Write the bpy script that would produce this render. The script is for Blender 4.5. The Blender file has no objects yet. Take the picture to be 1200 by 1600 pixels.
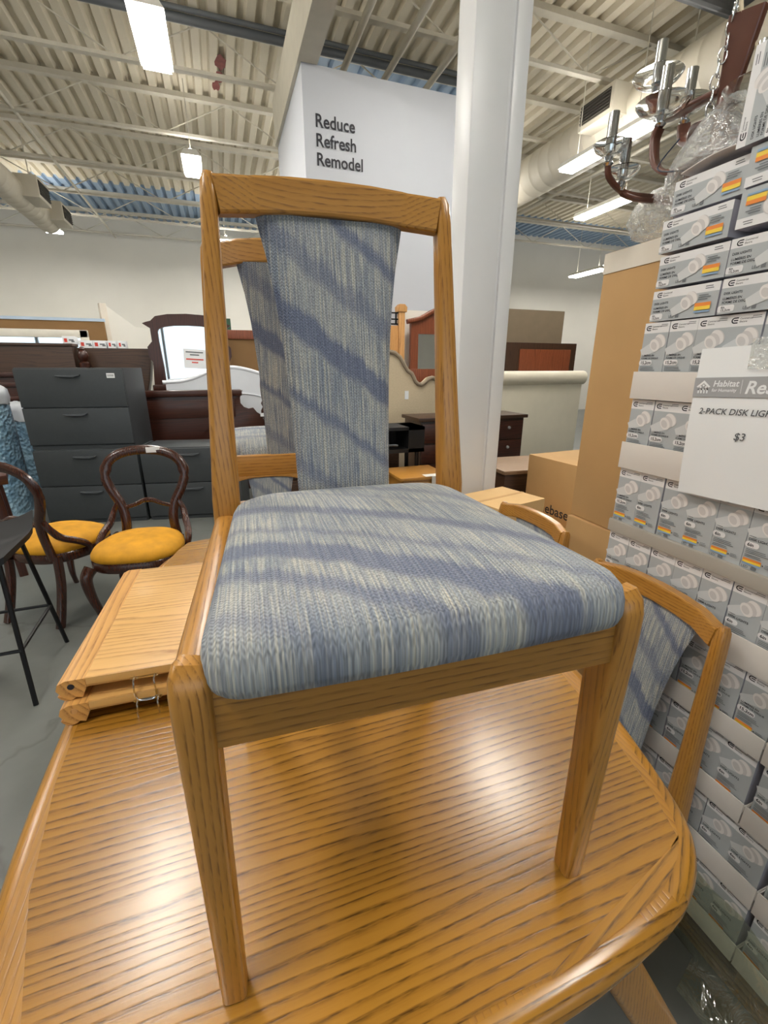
import bpy, bmesh, math, random
from mathutils import Vector, Matrix, noise as mnoise
random.seed(7)
S = bpy.context.scene
COL = S.collection
R = math.radians
PI = math.pi
# ------------------------------------------------------------------ camera, world, exposure
cam = bpy.data.cameras.new('camera')
cam.sensor_fit = 'VERTICAL'; cam.sensor_height = 36.0; cam.sensor_width = 27.0
cam.lens = 690 / 1600 * 36.0
cam.clip_start = .02; cam.clip_end = 100
camo = bpy.data.objects.new('camera', cam); COL.objects.link(camo)
camo.location = (0, 0, 1.39)
camo.rotation_euler = (R(90 - 18.06), 0, R(-19.5))
S.camera = camo
S.view_settings.view_transform = 'Standard'; S.view_settings.look = 'None'
S.view_settings.gamma = 1; S.view_settings.use_curve_mapping = False
S.view_settings.exposure = 0.12
LAMP = 50.0                       # radiance of the tube-light diffusers
W = bpy.data.worlds.new('world'); S.world = W; W.use_nodes = True
W.node_tree.nodes['Background'].inputs[0].default_value = (.80, .93, 1.0, 1)
W.node_tree.nodes['Background'].inputs[1].default_value = 1.5

# ------------------------------------------------------------------ materials
def srgb(r, g, b):
    f = lambda c: (c / 12.92 if c <= .04045 else ((c + .055) / 1.055) ** 2.4)
    return (f(r / 255), f(g / 255), f(b / 255), 1)
class NT:
    def __init__(s, name):
        s.m = bpy.data.materials.new(name); s.m.use_nodes = True
        s.t = s.m.node_tree; s.b = s.t.nodes['Principled BSDF']
    def n(s, typ, **kw):
        o = s.t.nodes.new(typ)
        for k, v in kw.items():
            if k.startswith('i_'):
                key = k[2:].replace('_', ' ')
                o.inputs[key].default_value = v
            else: setattr(o, k, v)
        return o
    def l(s, a, b): s.t.links.new(a, b)
    def math(s, op, a, b=None, clamp=False):
        o = s.t.nodes.new('ShaderNodeMath'); o.operation = op; o.use_clamp = clamp
        for i, v in enumerate((a, b)):
            if v is None: continue
            if isinstance(v, (int, float)): o.inputs[i].default_value = v
            else: s.l(v, o.inputs[i])
        return o.outputs[0]
    def mix(s, fac, a, b, blend='MIX'):
        o = s.t.nodes.new('ShaderNodeMix'); o.data_type = 'RGBA'; o.blend_type = blend
        for i, v in ((0, fac), (6, a), (7, b)):
            if isinstance(v, (int, float)): o.inputs[i].default_value = v
            elif isinstance(v, tuple): o.inputs[i].default_value = v
            else: s.l(v, o.inputs[i])
        return o.outputs[2]
    def ramp(s, fac, stops, interp='LINEAR'):
        o = s.t.nodes.new('ShaderNodeValToRGB'); e = o.color_ramp.elements
        o.color_ramp.interpolation = interp
        while len(e) > 1: e.remove(e[-1])
        for i, (p, c) in enumerate(stops):
            if isinstance(c, (int, float)): c = (c, c, c, 1)
            x = e[0] if i == 0 else e.new(p)
            x.position = p; x.color = c
        s.l(fac, o.inputs[0]); return o.outputs[0]
    def coords(s, scale=(1, 1, 1), rot=(0, 0, 0), kind='Object'):
        c = s.n('ShaderNodeTexCoord'); m = s.n('ShaderNodeMapping')
        s.l(c.outputs[kind], m.inputs[0]); m.inputs['Scale'].default_value = scale
        m.inputs['Rotation'].default_value = rot
        return m.outputs[0]
    def noise(s, vec, scale=5, detail=3, rough=.5, dist=0):
        o = s.n('ShaderNodeTexNoise'); o.inputs['Scale'].default_value = scale
        o.inputs['Detail'].default_value = detail; o.inputs['Roughness'].default_value = rough
        o.inputs['Distortion'].default_value = dist
        s.l(vec, o.inputs['Vector']); return o.outputs[0]
    def bump(s, h, strength=.3, dist=.002):
        o = s.n('ShaderNodeBump'); o.inputs['Strength'].default_value = strength
        o.inputs['Distance'].default_value = dist
        s.l(h, o.inputs['Height']); s.l(o.outputs[0], s.b.inputs['Normal'])
    def setp(s, **kw):
        for k, v in kw.items():
            key = k.replace('_', ' ')
            if hasattr(v, 'is_linked'): s.l(v, s.b.inputs[key])
            else: s.b.inputs[key].default_value = v
def plain(name, rgb, rough=.6, metal=0, spec=.5, var=.06, scale=8, bump=0, coat=0):
    t = NT(name); v = t.coords()
    n = t.noise(v, scale, 4)
    c = srgb(*rgb); k = lambda f: tuple(min(1, x * f) for x in c[:3]) + (1,)
    t.l(t.ramp(n, [(.25, k(1 - var)), (.75, k(1 + var))]), t.b.inputs['Base Color'])
    t.setp(Roughness=rough, Metallic=metal); t.b.inputs['Specular IOR Level'].default_value = spec
    if coat: t.b.inputs['Coat Weight'].default_value = coat; t.b.inputs['Coat Roughness'].default_value = .12
    if bump: t.bump(t.noise(v, scale * 12, 3), bump, .002)
    return t.m
def wood(name, axis, light, mid, dark, period=.012, rough=.33, coat=.35, ang=0, pore=.55, wob=1.0):
    """grain running along axis ('x','y','z') of object space; ang turns it in the xy plane"""
    t = NT(name)
    al, ac = 1.0, 1.0
    sc = {'x': (.09, 1, 1), 'y': (1, .09, 1), 'z': (1, 1, .09)}[axis]
    tc = t.n('ShaderNodeTexCoord'); mp0 = t.n('ShaderNodeMapping'); t.l(tc.outputs['Object'], mp0.inputs[0])
    mp0.inputs['Rotation'].default_value = (0, 0, -ang)
    mp = t.n('ShaderNodeMapping'); t.l(mp0.outputs[0], mp.inputs[0]); mp.inputs['Scale'].default_value = sc
    v = mp.outputs[0]
    sep = t.n('ShaderNodeSeparateXYZ'); t.l(v, sep.inputs[0])
    i0, i1 = {'x': (1, 2), 'y': (0, 2), 'z': (0, 1)}[axis]
    cross = t.math('ADD', sep.outputs[i0], t.math('MULTIPLY', sep.outputs[i1], .8))
    big = t.noise(v, 7, 2, .5); med = t.noise(v, 30, 2, .5)
    ph = t.math('ADD', t.math('MULTIPLY', cross, 1 / period), t.math('ADD', t.math('MULTIPLY', big, 9 * wob), t.math('MULTIPLY', med, 1.6 * wob)))
    saw = t.math('FRACT', ph)
    ring = t.ramp(saw, [(0, 0.0), (.45, .12), (.72, .55), (.85, 1.0), (.93, .7), (1, 0.0)])
    # short pores along the grain
    mp2 = t.n('ShaderNodeMapping'); t.l(mp0.outputs[0], mp2.inputs[0])
    mp2.inputs['Scale'].default_value = tuple(a if a < 1 else 1.0 for a in sc)
    p = t.noise(mp2.outputs[0], 420, 2, .6)
    pores = t.ramp(p, [(.42, 0.0), (.62, 1.0)])
    streak = t.noise(v, 55, 4, .6)
    base = t.mix(streak, light, mid)
    tone = t.noise(v, 2.6, 2, .5)
    base = t.mix(t.ramp(tone, [(.35, 0.0), (.7, .55)]), base, mid)
    f = t.math('MULTIPLY', ring, t.math('ADD', t.math('MULTIPLY', pores, pore), 1 - pore))
    f = t.math('MULTIPLY', f, .95)
    col = t.mix(f, base, dark)
    t.l(col, t.b.inputs['Base Color'])
    t.setp(Roughness=rough); t.b.inputs['Coat Weight'].default_value = coat
    t.b.inputs['Coat Roughness'].default_value = .18
    t.bump(t.math('MULTIPLY', f, -1), .25, .0008)
    return t.m
OL, OM, OD = srgb(196, 144, 68), srgb(170, 116, 44), srgb(120, 76, 28)
oak = {a: wood('oak_' + a, a, OL, OM, OD, .0065, pore=.8, wob=.35) for a in 'xyz'}
TL, TM, TD = srgb(190, 138, 52), srgb(158, 108, 34), srgb(68, 42, 12)
tab_x = wood('table_oak_cross', 'x', TL, TM, TD, .0135, .27, .3, wob=.8)
tab_y = wood('table_oak_long', 'y', TL, TM, srgb(140, 92, 36), .009, .3, .35, wob=.35)
def tab_ang(a): return wood('table_oak_corner', 'x', TL, TM, TD, .013, .3, .45, ang=a, wob=.3)
leaf_x = wood('leaf_oak', 'x', srgb(232, 190, 122), srgb(218, 168, 96), srgb(170, 116, 54), .016, .4, .2)
leaf_y = wood('leaf_oak_edge', 'y', srgb(226, 176, 104), srgb(208, 150, 78), srgb(150, 96, 42), .014, .4, .2)
mahog = {a: wood('mahogany_' + a, a, srgb(74, 36, 22), srgb(58, 26, 16), srgb(30, 14, 9), .02, .35, .3) for a in 'xz'}
brown = {a: wood('brown_wood_' + a, a, srgb(78, 52, 34), srgb(62, 40, 26), srgb(34, 22, 14), .02, .45, .15) for a in 'xz'}
chairdark = wood('dark_walnut', 'z', srgb(78, 38, 22), srgb(58, 26, 15), srgb(30, 12, 8), .014, .25, .5)
pine = wood('pine_red', 'z', srgb(150, 84, 52), srgb(128, 66, 40), srgb(84, 40, 22), .02, .4, .2)
lightoak = wood('light_oak', 'z', srgb(222, 172, 112), srgb(204, 152, 92), srgb(160, 108, 58), .018, .45, .15)
palletw = wood('pallet_wood', 'y', srgb(150, 128, 92), srgb(128, 106, 74), srgb(80, 62, 40), .016, .8, 0)

def fabric(name, wi, vi, bands, k, base_shift=1.0):
    """woven ikat cloth: warp streaks along object axis vi, slanted darker bands of t = v + k*w"""
    t = NT(name); tc = t.n('ShaderNodeTexCoord'); sep = t.n('ShaderNodeSeparateXYZ'); t.l(tc.outputs['Object'], sep.inputs[0])
    w, v = sep.outputs[wi], sep.outputs[vi]
    def cv(a, b):
        c = t.n('ShaderNodeCombineXYZ'); t.l(t.math('MULTIPLY', w, a), c.inputs[0]); t.l(t.math('MULTIPLY', v, b), c.inputs[1]); return c.outputs[0]
    st = t.noise(cv(330, 7), 1, 3, .6); st2 = t.noise(cv(640, 30), 1, 2, .6); pt = t.noise(cv(14, 9), 1, 3, .55)
    big = t.noise(cv(40, 10), 1, 2, .5)
    colA = t.ramp(st, [(.3, srgb(88, 97, 114)), (.42, srgb(124, 132, 144)), (.5, srgb(150, 155, 162)), (.58, srgb(204, 198, 180)), (.7, srgb(214, 204, 180))])
    colB = t.ramp(st2, [(.3, srgb(84, 100, 118)), (.46, srgb(124, 133, 145)), (.56, srgb(140, 156, 164)), (.68, srgb(204, 196, 174))])
    col = t.mix(.42, colA, colB)
    tint = t.ramp(pt, [(.36, srgb(112, 120, 138)), (.62, srgb(178, 176, 168))])
    col = t.mix(.3, col, tint)
    # bands with ragged ikat edges
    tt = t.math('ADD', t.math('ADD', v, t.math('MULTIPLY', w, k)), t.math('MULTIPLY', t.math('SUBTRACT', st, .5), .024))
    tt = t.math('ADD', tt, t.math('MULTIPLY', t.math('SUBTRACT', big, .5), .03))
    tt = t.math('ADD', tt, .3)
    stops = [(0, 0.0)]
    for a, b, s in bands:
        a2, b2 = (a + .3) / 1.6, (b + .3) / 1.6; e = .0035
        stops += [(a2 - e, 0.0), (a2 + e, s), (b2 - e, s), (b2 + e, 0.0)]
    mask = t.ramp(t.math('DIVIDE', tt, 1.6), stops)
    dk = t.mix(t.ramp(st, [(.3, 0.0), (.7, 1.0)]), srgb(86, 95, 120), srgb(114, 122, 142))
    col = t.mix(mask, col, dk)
    # herringbone weave
    zig = t.math('ABSOLUTE', t.math('SUBTRACT', t.math('FRACT', t.math('MULTIPLY', w, 165)), .5))
    wv = t.math('SINE', t.math('ADD', t.math('MULTIPLY', v, 1450), t.math('MULTIPLY', zig, 9)))
    wv2 = t.math('SINE', t.math('MULTIPLY', w, 1500))
    sp = t.noise(cv(420, 300), 1, 1, .5)
    h = t.math('ADD', t.math('MULTIPLY', wv, .5), t.math('MULTIPLY', wv2, .25))
    lum = t.math('ADD', .93, t.math('ADD', t.math('MULTIPLY', h, .26), t.math('MULTIPLY', t.math('SUBTRACT', sp, .5), 1.0)))
    cc = t.n('ShaderNodeCombineXYZ')
    for i in range(3): t.l(lum, cc.inputs[i])
    col = t.mix(1.0, col, cc.outputs[0], 'MULTIPLY')
    t.l(col, t.b.inputs['Base Color']); t.setp(Roughness=.85)
    t.b.inputs['Sheen Weight'].default_value = .15
    t.bump(h, .5, .0012)
    return t.m
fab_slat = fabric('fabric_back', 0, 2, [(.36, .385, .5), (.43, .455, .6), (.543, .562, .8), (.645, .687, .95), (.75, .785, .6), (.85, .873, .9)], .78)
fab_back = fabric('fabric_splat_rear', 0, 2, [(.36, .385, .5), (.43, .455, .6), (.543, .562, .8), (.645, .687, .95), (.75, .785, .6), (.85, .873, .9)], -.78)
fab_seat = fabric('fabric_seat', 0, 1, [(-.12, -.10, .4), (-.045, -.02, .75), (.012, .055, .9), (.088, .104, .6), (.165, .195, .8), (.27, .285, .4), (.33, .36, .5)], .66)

white = plain('white_paint', (240, 236, 226), .7, var=.02, scale=2)
white_cool = plain('white_wall_paint', (196, 199, 206), .6, var=.02, scale=2)
pillar_m = plain('pillar_gloss_paint', (233, 234, 236), .35, var=.02, scale=3)
deck_m = plain('deck_cream_paint', (214, 205, 184), .6, var=.04, scale=2)
deck_blue = plain('deck_blue_area', (150, 172, 196), .6, var=.05, scale=2)  # bluish deck areas behind the slogan wall and towards the back
steel_c = plain('joist_cream_paint', (212, 206, 190), .55, var=.05)
duct_m = plain('duct_cream_paint', (210, 202, 184), .5, var=.04, scale=4)
darkgrille = plain('vent_grille', (70, 66, 58), .7)
greybeam = plain('girder_grey', (120, 122, 126), .5)
cab_m = plain('cabinet_charcoal', (60, 64, 67), .45, var=.05, scale=30)
cab_edge = plain('cabinet_gap', (22, 24, 26), .7)
handle_m = plain('handle_grey', (84, 88, 92), .35, var=.03)
blackm = plain('black_plastic', (20, 20, 22), .6)
blackmetal = plain('black_metal', (22, 22, 24), .35, metal=.3)
yellowv = plain('yellow_velvet', (198, 140, 16), .75, var=.22, scale=14, bump=.2)
paperw = plain('paper_white', (236, 238, 240), .6, var=.01)
cardb = plain('cardboard', (186, 148, 98), .8, var=.05, scale=6)
cardb_l = plain('cardboard_light', (206, 170, 118), .8, var=.05, scale=6)
cardb_d = plain('cardboard_dark', (142, 108, 68), .8, var=.05, scale=6)
ctn_grey = plain('carton_grey_print', (176, 181, 184), .45, var=.02)
ctn_white = plain('carton_white_print', (228, 227, 228), .45, var=.02)
ctn_side = plain('carton_side', (170, 170, 180), .5, var=.03)
tray_w = plain('tray_white_card', (214, 208, 202), .7, var=.03)
tray_g = plain('tray_grey_card', (168, 162, 152), .7, var=.03)
ink = plain('ink_black', (28, 28, 38), .6)
inkg = plain('ink_grey', (110, 114, 118), .6)
inkr = plain('ink_red', (214, 70, 56), .6)
orange = plain('print_orange', (232, 138, 56), .5); yel = plain('print_yellow', (240, 205, 70), .5); blu = plain('print_blue', (140, 168, 196), .5)
lampw = plain('lamp_print_white', (226, 222, 220), .5, var=.01); lampg = plain('lamp_print_shade', (204, 200, 199), .5, var=.01); lampl = plain('lamp_print_glow', (206, 208, 209), .5, var=.01)
signgrey = plain('sign_grey_band', (164, 165, 168), .6, var=.01)
signink = plain('sign_grey_ink', (92, 94, 98), .6)
beige = plain('beige_linen', (196, 180, 152), .9, var=.06, scale=60, bump=.2)
beige_trim = plain('beige_piping', (150, 136, 116), .8)
cream = plain('cream_leather', (220, 212, 192), .5, var=.03)
whitelac = plain('white_lacquer', (226, 230, 236), .35, var=.02)
chrome = plain('chrome', (225, 228, 232), .12, metal=1, var=.02)
bronze = plain('chandelier_brown', (96, 56, 42), .32, var=.1, coat=.3)
greenp = plain('green_board', (52, 88, 66), .6)
tape = plain('white_tape', (232, 230, 224), .4)
cordw = plain('ivory_cord', (214, 200, 170), .6)
zip_m = plain('dark_blue_tie', (26, 38, 62), .4)
silver = plain('knob_nickel', (205, 205, 205), .3, metal=.8)
redst = plain('red_stain', (120, 62, 56), .7, var=.2, scale=20)
def mirror_mat():
    t = NT('mirror_glass'); t.setp(Metallic=1.0, Roughness=.02); t.b.inputs['Base Color'].default_value = (.86, .9, .92, 1); return t.m
mirror = mirror_mat()
def glass_mat():
    t = NT('clear_glass'); t.b.inputs['Transmission Weight'].default_value = 1; t.setp(Roughness=.03); t.b.inputs['IOR'].default_value = 1.48
    t.b.inputs['Base Color'].default_value = (.97, .985, .98, 1); return t.m
glassm = glass_mat()
def film_mat(name, tint, op, bumpy=60):
    t = NT(name); tr = t.n('ShaderNodeBsdfTransparent'); tr.inputs[0].default_value = tint
    gl = t.n('ShaderNodeBsdfGlossy'); gl.inputs['Roughness'].default_value = .16; gl.inputs[0].default_value = (.95, .96, .96, 1)
    df = t.n('ShaderNodeBsdfTranslucent'); df.inputs[0].default_value = tuple(.8 * x for x in tint[:3]) + (1,)
    d2 = t.n('ShaderNodeBsdfDiffuse'); d2.inputs[0].default_value = tuple(.85 * x for x in tint[:3]) + (1,)
    m0 = t.n('ShaderNodeMixShader'); m0.inputs[0].default_value = .6; t.l(df.outputs[0], m0.inputs[1]); t.l(d2.outputs[0], m0.inputs[2])
    v = t.coords(); n = t.noise(v, bumpy, 3, .6, 1.2)
    bp = t.n('ShaderNodeBump'); bp.inputs['Strength'].default_value = .9; bp.inputs['Distance'].default_value = .01; t.l(n, bp.inputs['Height'])
    t.l(bp.outputs[0], gl.inputs['Normal'])
    m1 = t.n('ShaderNodeMixShader'); m2 = t.n('ShaderNodeMixShader')
    t.l(t.ramp(n, [(.3, op * .6), (.7, min(1, op * 1.3))]), m1.inputs[0]); t.l(tr.outputs[0], m1.inputs[1]); t.l(m0.outputs[0], m1.inputs[2])
    m2.inputs[0].default_value = .2; t.l(m1.outputs[0], m2.inputs[1]); t.l(gl.outputs[0], m2.inputs[2])
    t.l(m2.outputs[0], t.t.nodes['Material Output'].inputs[0]); return t.m
film = film_mat('clear_plastic_bag', (.93, .95, .94, 1), .35, 55)
film_g = film_mat('green_stretch_film', (.86, .91, .80, 1), .14, 18)
def bubble_mat():
    t = NT('blue_bubble_wrap'); v = t.coords((1, 1, 1))
    vo = t.n('ShaderNodeTexVoronoi'); vo.inputs['Scale'].default_value = 34; t.l(v, vo.inputs['Vector'])
    n = t.noise(v, 6, 3)
    t.l(t.ramp(n, [(.3, srgb(96, 134, 160)), (.7, srgb(150, 182, 200))]), t.b.inputs['Base Color'])
    t.setp(Roughness=.25); t.b.inputs['Coat Weight'].default_value = .6
    t.bump(vo.outputs[0], .8, .02); return t.m
bubble = bubble_mat()
def floor_mat():
    t = NT('polished_concrete'); v = t.coords()
    n = t.noise(v, 1.3, 5, .6); n2 = t.noise(v, 12, 4, .6)
    c = t.ramp(n, [(.3, srgb(92, 95, 93)), (.7, srgb(114, 116, 112))])
    c = t.mix(t.ramp(n2, [(.3, 0.0), (.9, .2)]), c, srgb(84, 86, 83))
    vo = t.n('ShaderNodeTexVoronoi'); vo.feature = 'DISTANCE_TO_EDGE'; vo.inputs['Scale'].default_value = .55
    wv = t.n('ShaderNodeVectorMath'); wv.operation = 'ADD'; t.l(v, wv.inputs[0])
    nn = t.n('ShaderNodeTexNoise'); nn.inputs['Scale'].default_value = 2.2; nn.inputs['Detail'].default_value = 4; t.l(v, nn.inputs['Vector'])
    t.l(nn.outputs['Color'], wv.inputs[1]); t.l(wv.outputs[0], vo.inputs['Vector'])
    cr = t.ramp(vo.outputs['Distance'], [(0, 1.0), (.006, .55), (.012, 0.0)])
    c = t.mix(t.math('MULTIPLY', cr, .55), c, srgb(80, 79, 74))
    t.l(c, t.b.inputs['Base Color']); t.l(t.ramp(n, [(.2, .3), (.8, .42)]), t.b.inputs['Roughness'])
    return t.m
floor_m = floor_mat()
def emit(name, rgb, s):
    t = NT(name); e = t.n('ShaderNodeEmission'); e.inputs[0].default_value = rgb; e.inputs[1].default_value = s
    t.l(e.outputs[0], t.t.nodes['Material Output'].inputs[0]); return t.m
lamp_m = emit('tube_light', (1, .965, .9, 1), LAMP)

# ------------------------------------------------------------------ mesh helpers
def text_geo(body, size, bold=0.0, shear=0.0, align='LEFT'):
    cu = bpy.data.curves.new('txt', 'FONT'); cu.body = body; cu.size = size; cu.offset = bold * size; cu.shear = shear
    cu.align_x = align; cu.resolution_u = 3; cu.fill_mode = 'FRONT'
    o = bpy.data.objects.new('txt', cu); COL.objects.link(o)
    dg = bpy.context.evaluated_depsgraph_get(); me = bpy.data.meshes.new_from_object(o.evaluated_get(dg))
    vs = [v.co.copy() for v in me.vertices]; fs = [tuple(p.vertices) for p in me.polygons]
    bpy.data.objects.remove(o); bpy.data.curves.remove(cu); bpy.data.meshes.remove(me)
    return vs, fs
_tc = {}
def text_cached(*a):
    if a not in _tc: _tc[a] = text_geo(*a)
    return _tc[a]
class MB:
    def __init__(s): s.bm = bmesh.new(); s.mi = 0; s.M = Matrix()
    def mat(s, i): s.mi = i; return s
    def _fin(s, nv0, nf0):
        s.bm.verts.ensure_lookup_table(); s.bm.faces.ensure_lookup_table()
    def face(s, pts):
        vs = [s.bm.verts.new(s.M @ Vector(p)) for p in pts]
        f = s.bm.faces.new(vs); f.material_index = s.mi; return f
    def raw(s, pts, faces):
        vs = [s.bm.verts.new(s.M @ Vector(p)) for p in pts]
        for f in faces:
            try: g = s.bm.faces.new([vs[i] for i in f]); g.material_index = s.mi
            except ValueError: pass
    def box(s, c, d, bev=0, rz=0, seg=2):
        t = bmesh.new(); bmesh.ops.create_cube(t, size=1)
        bmesh.ops.scale(t, vec=d, verts=t.verts)
        if bev: bmesh.ops.bevel(t, geom=list(t.edges), offset=min(bev, min(d) * .45), segments=seg, affect='EDGES', profile=.6)
        m = Matrix.Translation(c) @ Matrix.Rotation(rz, 4, 'Z')
        t.verts.index_update()
        s.raw([m @ v.co for v in t.verts], [[v.index for v in f.verts] for f in t.faces]); t.free(); return s
    def b2(s, a, b, bev=0): return s.box([(x + y) / 2 for x, y in zip(a, b)], [abs(y - x) for x, y in zip(a, b)], bev)
    def prism(s, poly, axis, a, b, bev=0):
        """poly: 2D points; extruded along axis from a to b"""
        def P(p, h):
            return {'x': (h, p[0], p[1]), 'y': (p[0], h, p[1]), 'z': (p[0], p[1], h)}[axis]
        n = len(poly); t = bmesh.new()
        v0 = [t.verts.new(P(p, a)) for p in poly]; v1 = [t.verts.new(P(p, b)) for p in poly]
        t.faces.new(v0[::-1]); t.faces.new(v1)
        for i in range(n): t.faces.new((v0[i], v0[(i + 1) % n], v1[(i + 1) % n], v1[i]))
        bmesh.ops.recalc_face_normals(t, faces=t.faces)
        if bev:
            es = [e for e in t.edges if any(len(f.verts) == n and n > 4 for f in e.link_faces)] if n > 4 else list(t.edges)
            bmesh.ops.bevel(t, geom=es, offset=bev, segments=2, affect='EDGES', profile=.6)
        t.verts.index_update()
        s.raw([v.co for v in t.verts], [[v.index for v in f.verts] for f in t.faces]); t.free(); return s
    def rings(s, rs, cap=True, closed=False):
        n = len(rs[0]); vs = [p for r in rs for p in r]; fs = []
        m = len(rs)
        for i in range(m if closed else m - 1):
            for j in range(n):
                a, b = i * n + j, i * n + (j + 1) % n; k = ((i + 1) % m) * n
                fs.append((a, b, k + (j + 1) % n, k + j))
        if cap and not closed: fs.append(tuple(range(n))[::-1]); fs.append(tuple((m - 1) * n + j for j in range(n)))
        s.raw(vs, fs); return s
    def tube(s, pts, r, n=10, closed=False, cap=True, flat=None):
        pts = [Vector(p) for p in pts]; rs = []; N = len(pts)
        rad = r if isinstance(r, (list, tuple)) else [r] * N
        up = None
        for i, p in enumerate(pts):
            a = pts[(i - 1) % N] if (closed or i > 0) else p; b = pts[(i + 1) % N] if (closed or i < N - 1) else p
            t = (b - a).normalized()
            if up is None:
                up = Vector((0, 0, 1)) if abs(t.z) < .9 else Vector((0, 1, 0))
            u = (up - t * up.dot(t)).normalized(); w = t.cross(u); up = u
            rr = rad[i] if not isinstance(rad[i], tuple) else None
            ru, rw = (rr, rr) if rr is not None else rad[i]
            rs.append([p + u * ru * math.cos(2 * PI * j / n) + w * rw * math.sin(2 * PI * j / n) for j in range(n)])
        return s.rings(rs, cap, closed)
    def bar(s, pts, sizes, side, rr=.3, n=3):
        """rounded-rectangle section swept along pts; sizes = (w along side, h across)"""
        pts = [Vector(p) for p in pts]; N = len(pts); rs = []
        if isinstance(sizes, tuple): sizes = [sizes] * N
        for i, p in enumerate(pts):
            a = pts[max(0, i - 1)]; b = pts[min(N - 1, i + 1)]; t = (b - a).normalized()
            sd = Vector(side); sd = (sd - t * sd.dot(t)).normalized(); o = t.cross(sd)
            w, h = sizes[i]; r = rr * min(w, h); ring = []
            for q, (sx, sy) in enumerate(((1, 1), (-1, 1), (-1, -1), (1, -1))):
                cx, cy = sx * (w / 2 - r), sy * (h / 2 - r)
                for j in range(n + 1):
                    an = PI / 2 * (q + j / n)
                    ring.append(p + sd * (cx + r * math.cos(an)) + o * (cy + r * math.sin(an)))
            rs.append(ring)
        return s.rings(rs)
    def lathe(s, prof, c=(0, 0, 0), n=20, sx=1, sy=1):
        rs = [[(c[0] + r * sx * math.cos(2 * PI * j / n), c[1] + r * sy * math.sin(2 * PI * j / n), c[2] + z) for j in range(n)] for r, z in prof]
        return s.rings(rs)
    def text(s, body, size, pos, bold=0.0, shear=0.0, align='LEFT', kx=1.0):
        vs, fs = text_cached(body, size, bold, shear, align)
        x, y, z = pos
        s.raw([(x + v.x * kx, y, z + v.y) for v in vs], fs); return s
    def quad(s, x0, z0, x1, z1, y): s.face([(x0, y, z0), (x1, y, z0), (x1, y, z1), (x0, y, z1)]); return s
    def poly(s, pts, y): s.face([(p[0], y, p[1]) for p in pts]); return s
    def build(s, name, mats, parent=None, loc=None, rz=0, smooth=.7, bevel=0):
        bmesh.ops.recalc_face_normals(s.bm, faces=s.bm.faces)
        me = bpy.data.meshes.new(name); s.bm.to_mesh(me); s.bm.free()
        for m in (mats if isinstance(mats, (list, tuple)) else [mats]): me.materials.append(m)
        if smooth:
            me.polygons.foreach_set('use_smooth', [True] * len(me.polygons)); me.set_sharp_from_angle(angle=smooth)
        o = bpy.data.objects.new(name, me); COL.objects.link(o)
        if parent: o.parent = parent
        if loc: o.location = loc
        o.rotation_euler.z = rz
        return o
def tag(o, label, cat, group=None, kind=None):
    if label: o['label'] = label
    if cat: o['category'] = cat
    if group: o['group'] = group
    if kind: o['kind'] = kind
    return o
def thing(name, label, cat, loc=(0, 0, 0), rz=0, group=None):
    o = bpy.data.objects.new(name, None); COL.objects.link(o); o.location = loc; o.rotation_euler.z = rz
    o.empty_display_size = .1
    return tag(o, label, cat, group)
def dup(o, loc, rz, label=None, group=None, sc=None):
    def cp(a, par):
        c = a.copy(); COL.objects.link(c); c.parent = par
        for ch in a.children: cp(ch, c)
        return c
    r = cp(o, None); r.location = loc; r.rotation_euler.z = rz
    if label: r['label'] = label
    if group: r['group'] = group
    if sc: r.scale = (sc, sc, sc)
    return r
def struct(mb, name, mats, **k): return tag(mb.build(name, mats, **k), None, None, kind='structure')
def smoothpath(pts, k=6):
    pts = [Vector(p) for p in pts]; out = []
    for i in range(len(pts) - 1):
        p0 = pts[max(0, i - 1)]; p1 = pts[i]; p2 = pts[i + 1]; p3 = pts[min(len(pts) - 1, i + 2)]
        for j in range(k):
            t = j / k
            out.append(.5 * ((2 * p1) + (p2 - p0) * t + (2 * p0 - 5 * p1 + 4 * p2 - p3) * t * t + (3 * p1 - p0 - 3 * p2 + p3) * t ** 3))
    out.append(pts[-1]); return out
ORD = ['first', 'second', 'third', 'fourth', 'fifth', 'sixth', 'seventh', 'eighth', 'ninth', 'tenth', 'eleventh', 'twelfth', 'thirteenth']

# ------------------------------------------------------------------ the building
m = MB(); m.b2((-10, -6, -.05), (17, 15, 0)); struct(m, 'floor', floor_m, smooth=0)
m = MB(); m.b2((-10, 14.8, 0), (4.5, 15, 5.3)); struct(m, 'wall_back', white, smooth=0)
m = MB(); m.b2((4.5, 12.7, 0), (17, 15, 5.3)); struct(m, 'wall_back', white, smooth=0)
m = MB(); m.b2((-10.2, -6, 0), (-10, 15, 5.3)); struct(m, 'wall_left', white, smooth=0)
m = MB(); m.b2((17, -6, 0), (17.2, 15, 5.3)); struct(m, 'wall_right', white, smooth=0)
m = MB(); m.b2((-10, -6.2, 0), (17, -6, .8)); m.b2((-10, -6.2, 2.9), (17, -6, 5.3)); m.b2((-10, -6.2, .8), (-8, -6, 2.9)); m.b2((4.5, -6.2, .8), (17, -6, 2.9)); struct(m, 'wall_front', white, smooth=0)
m = MB()
for i in range(7): m.b2((-8 + i * 12.42 / 6, -6.15, .8), (-7.92 + i * 12.42 / 6, -6.05, 2.9))
m.b2((-8, -6.15, .8), (4.5, -6.05, .88)); m.b2((-8, -6.15, 2.82), (4.5, -6.05, 2.9)); struct(m, 'window_1', greybeam, smooth=0)
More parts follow.
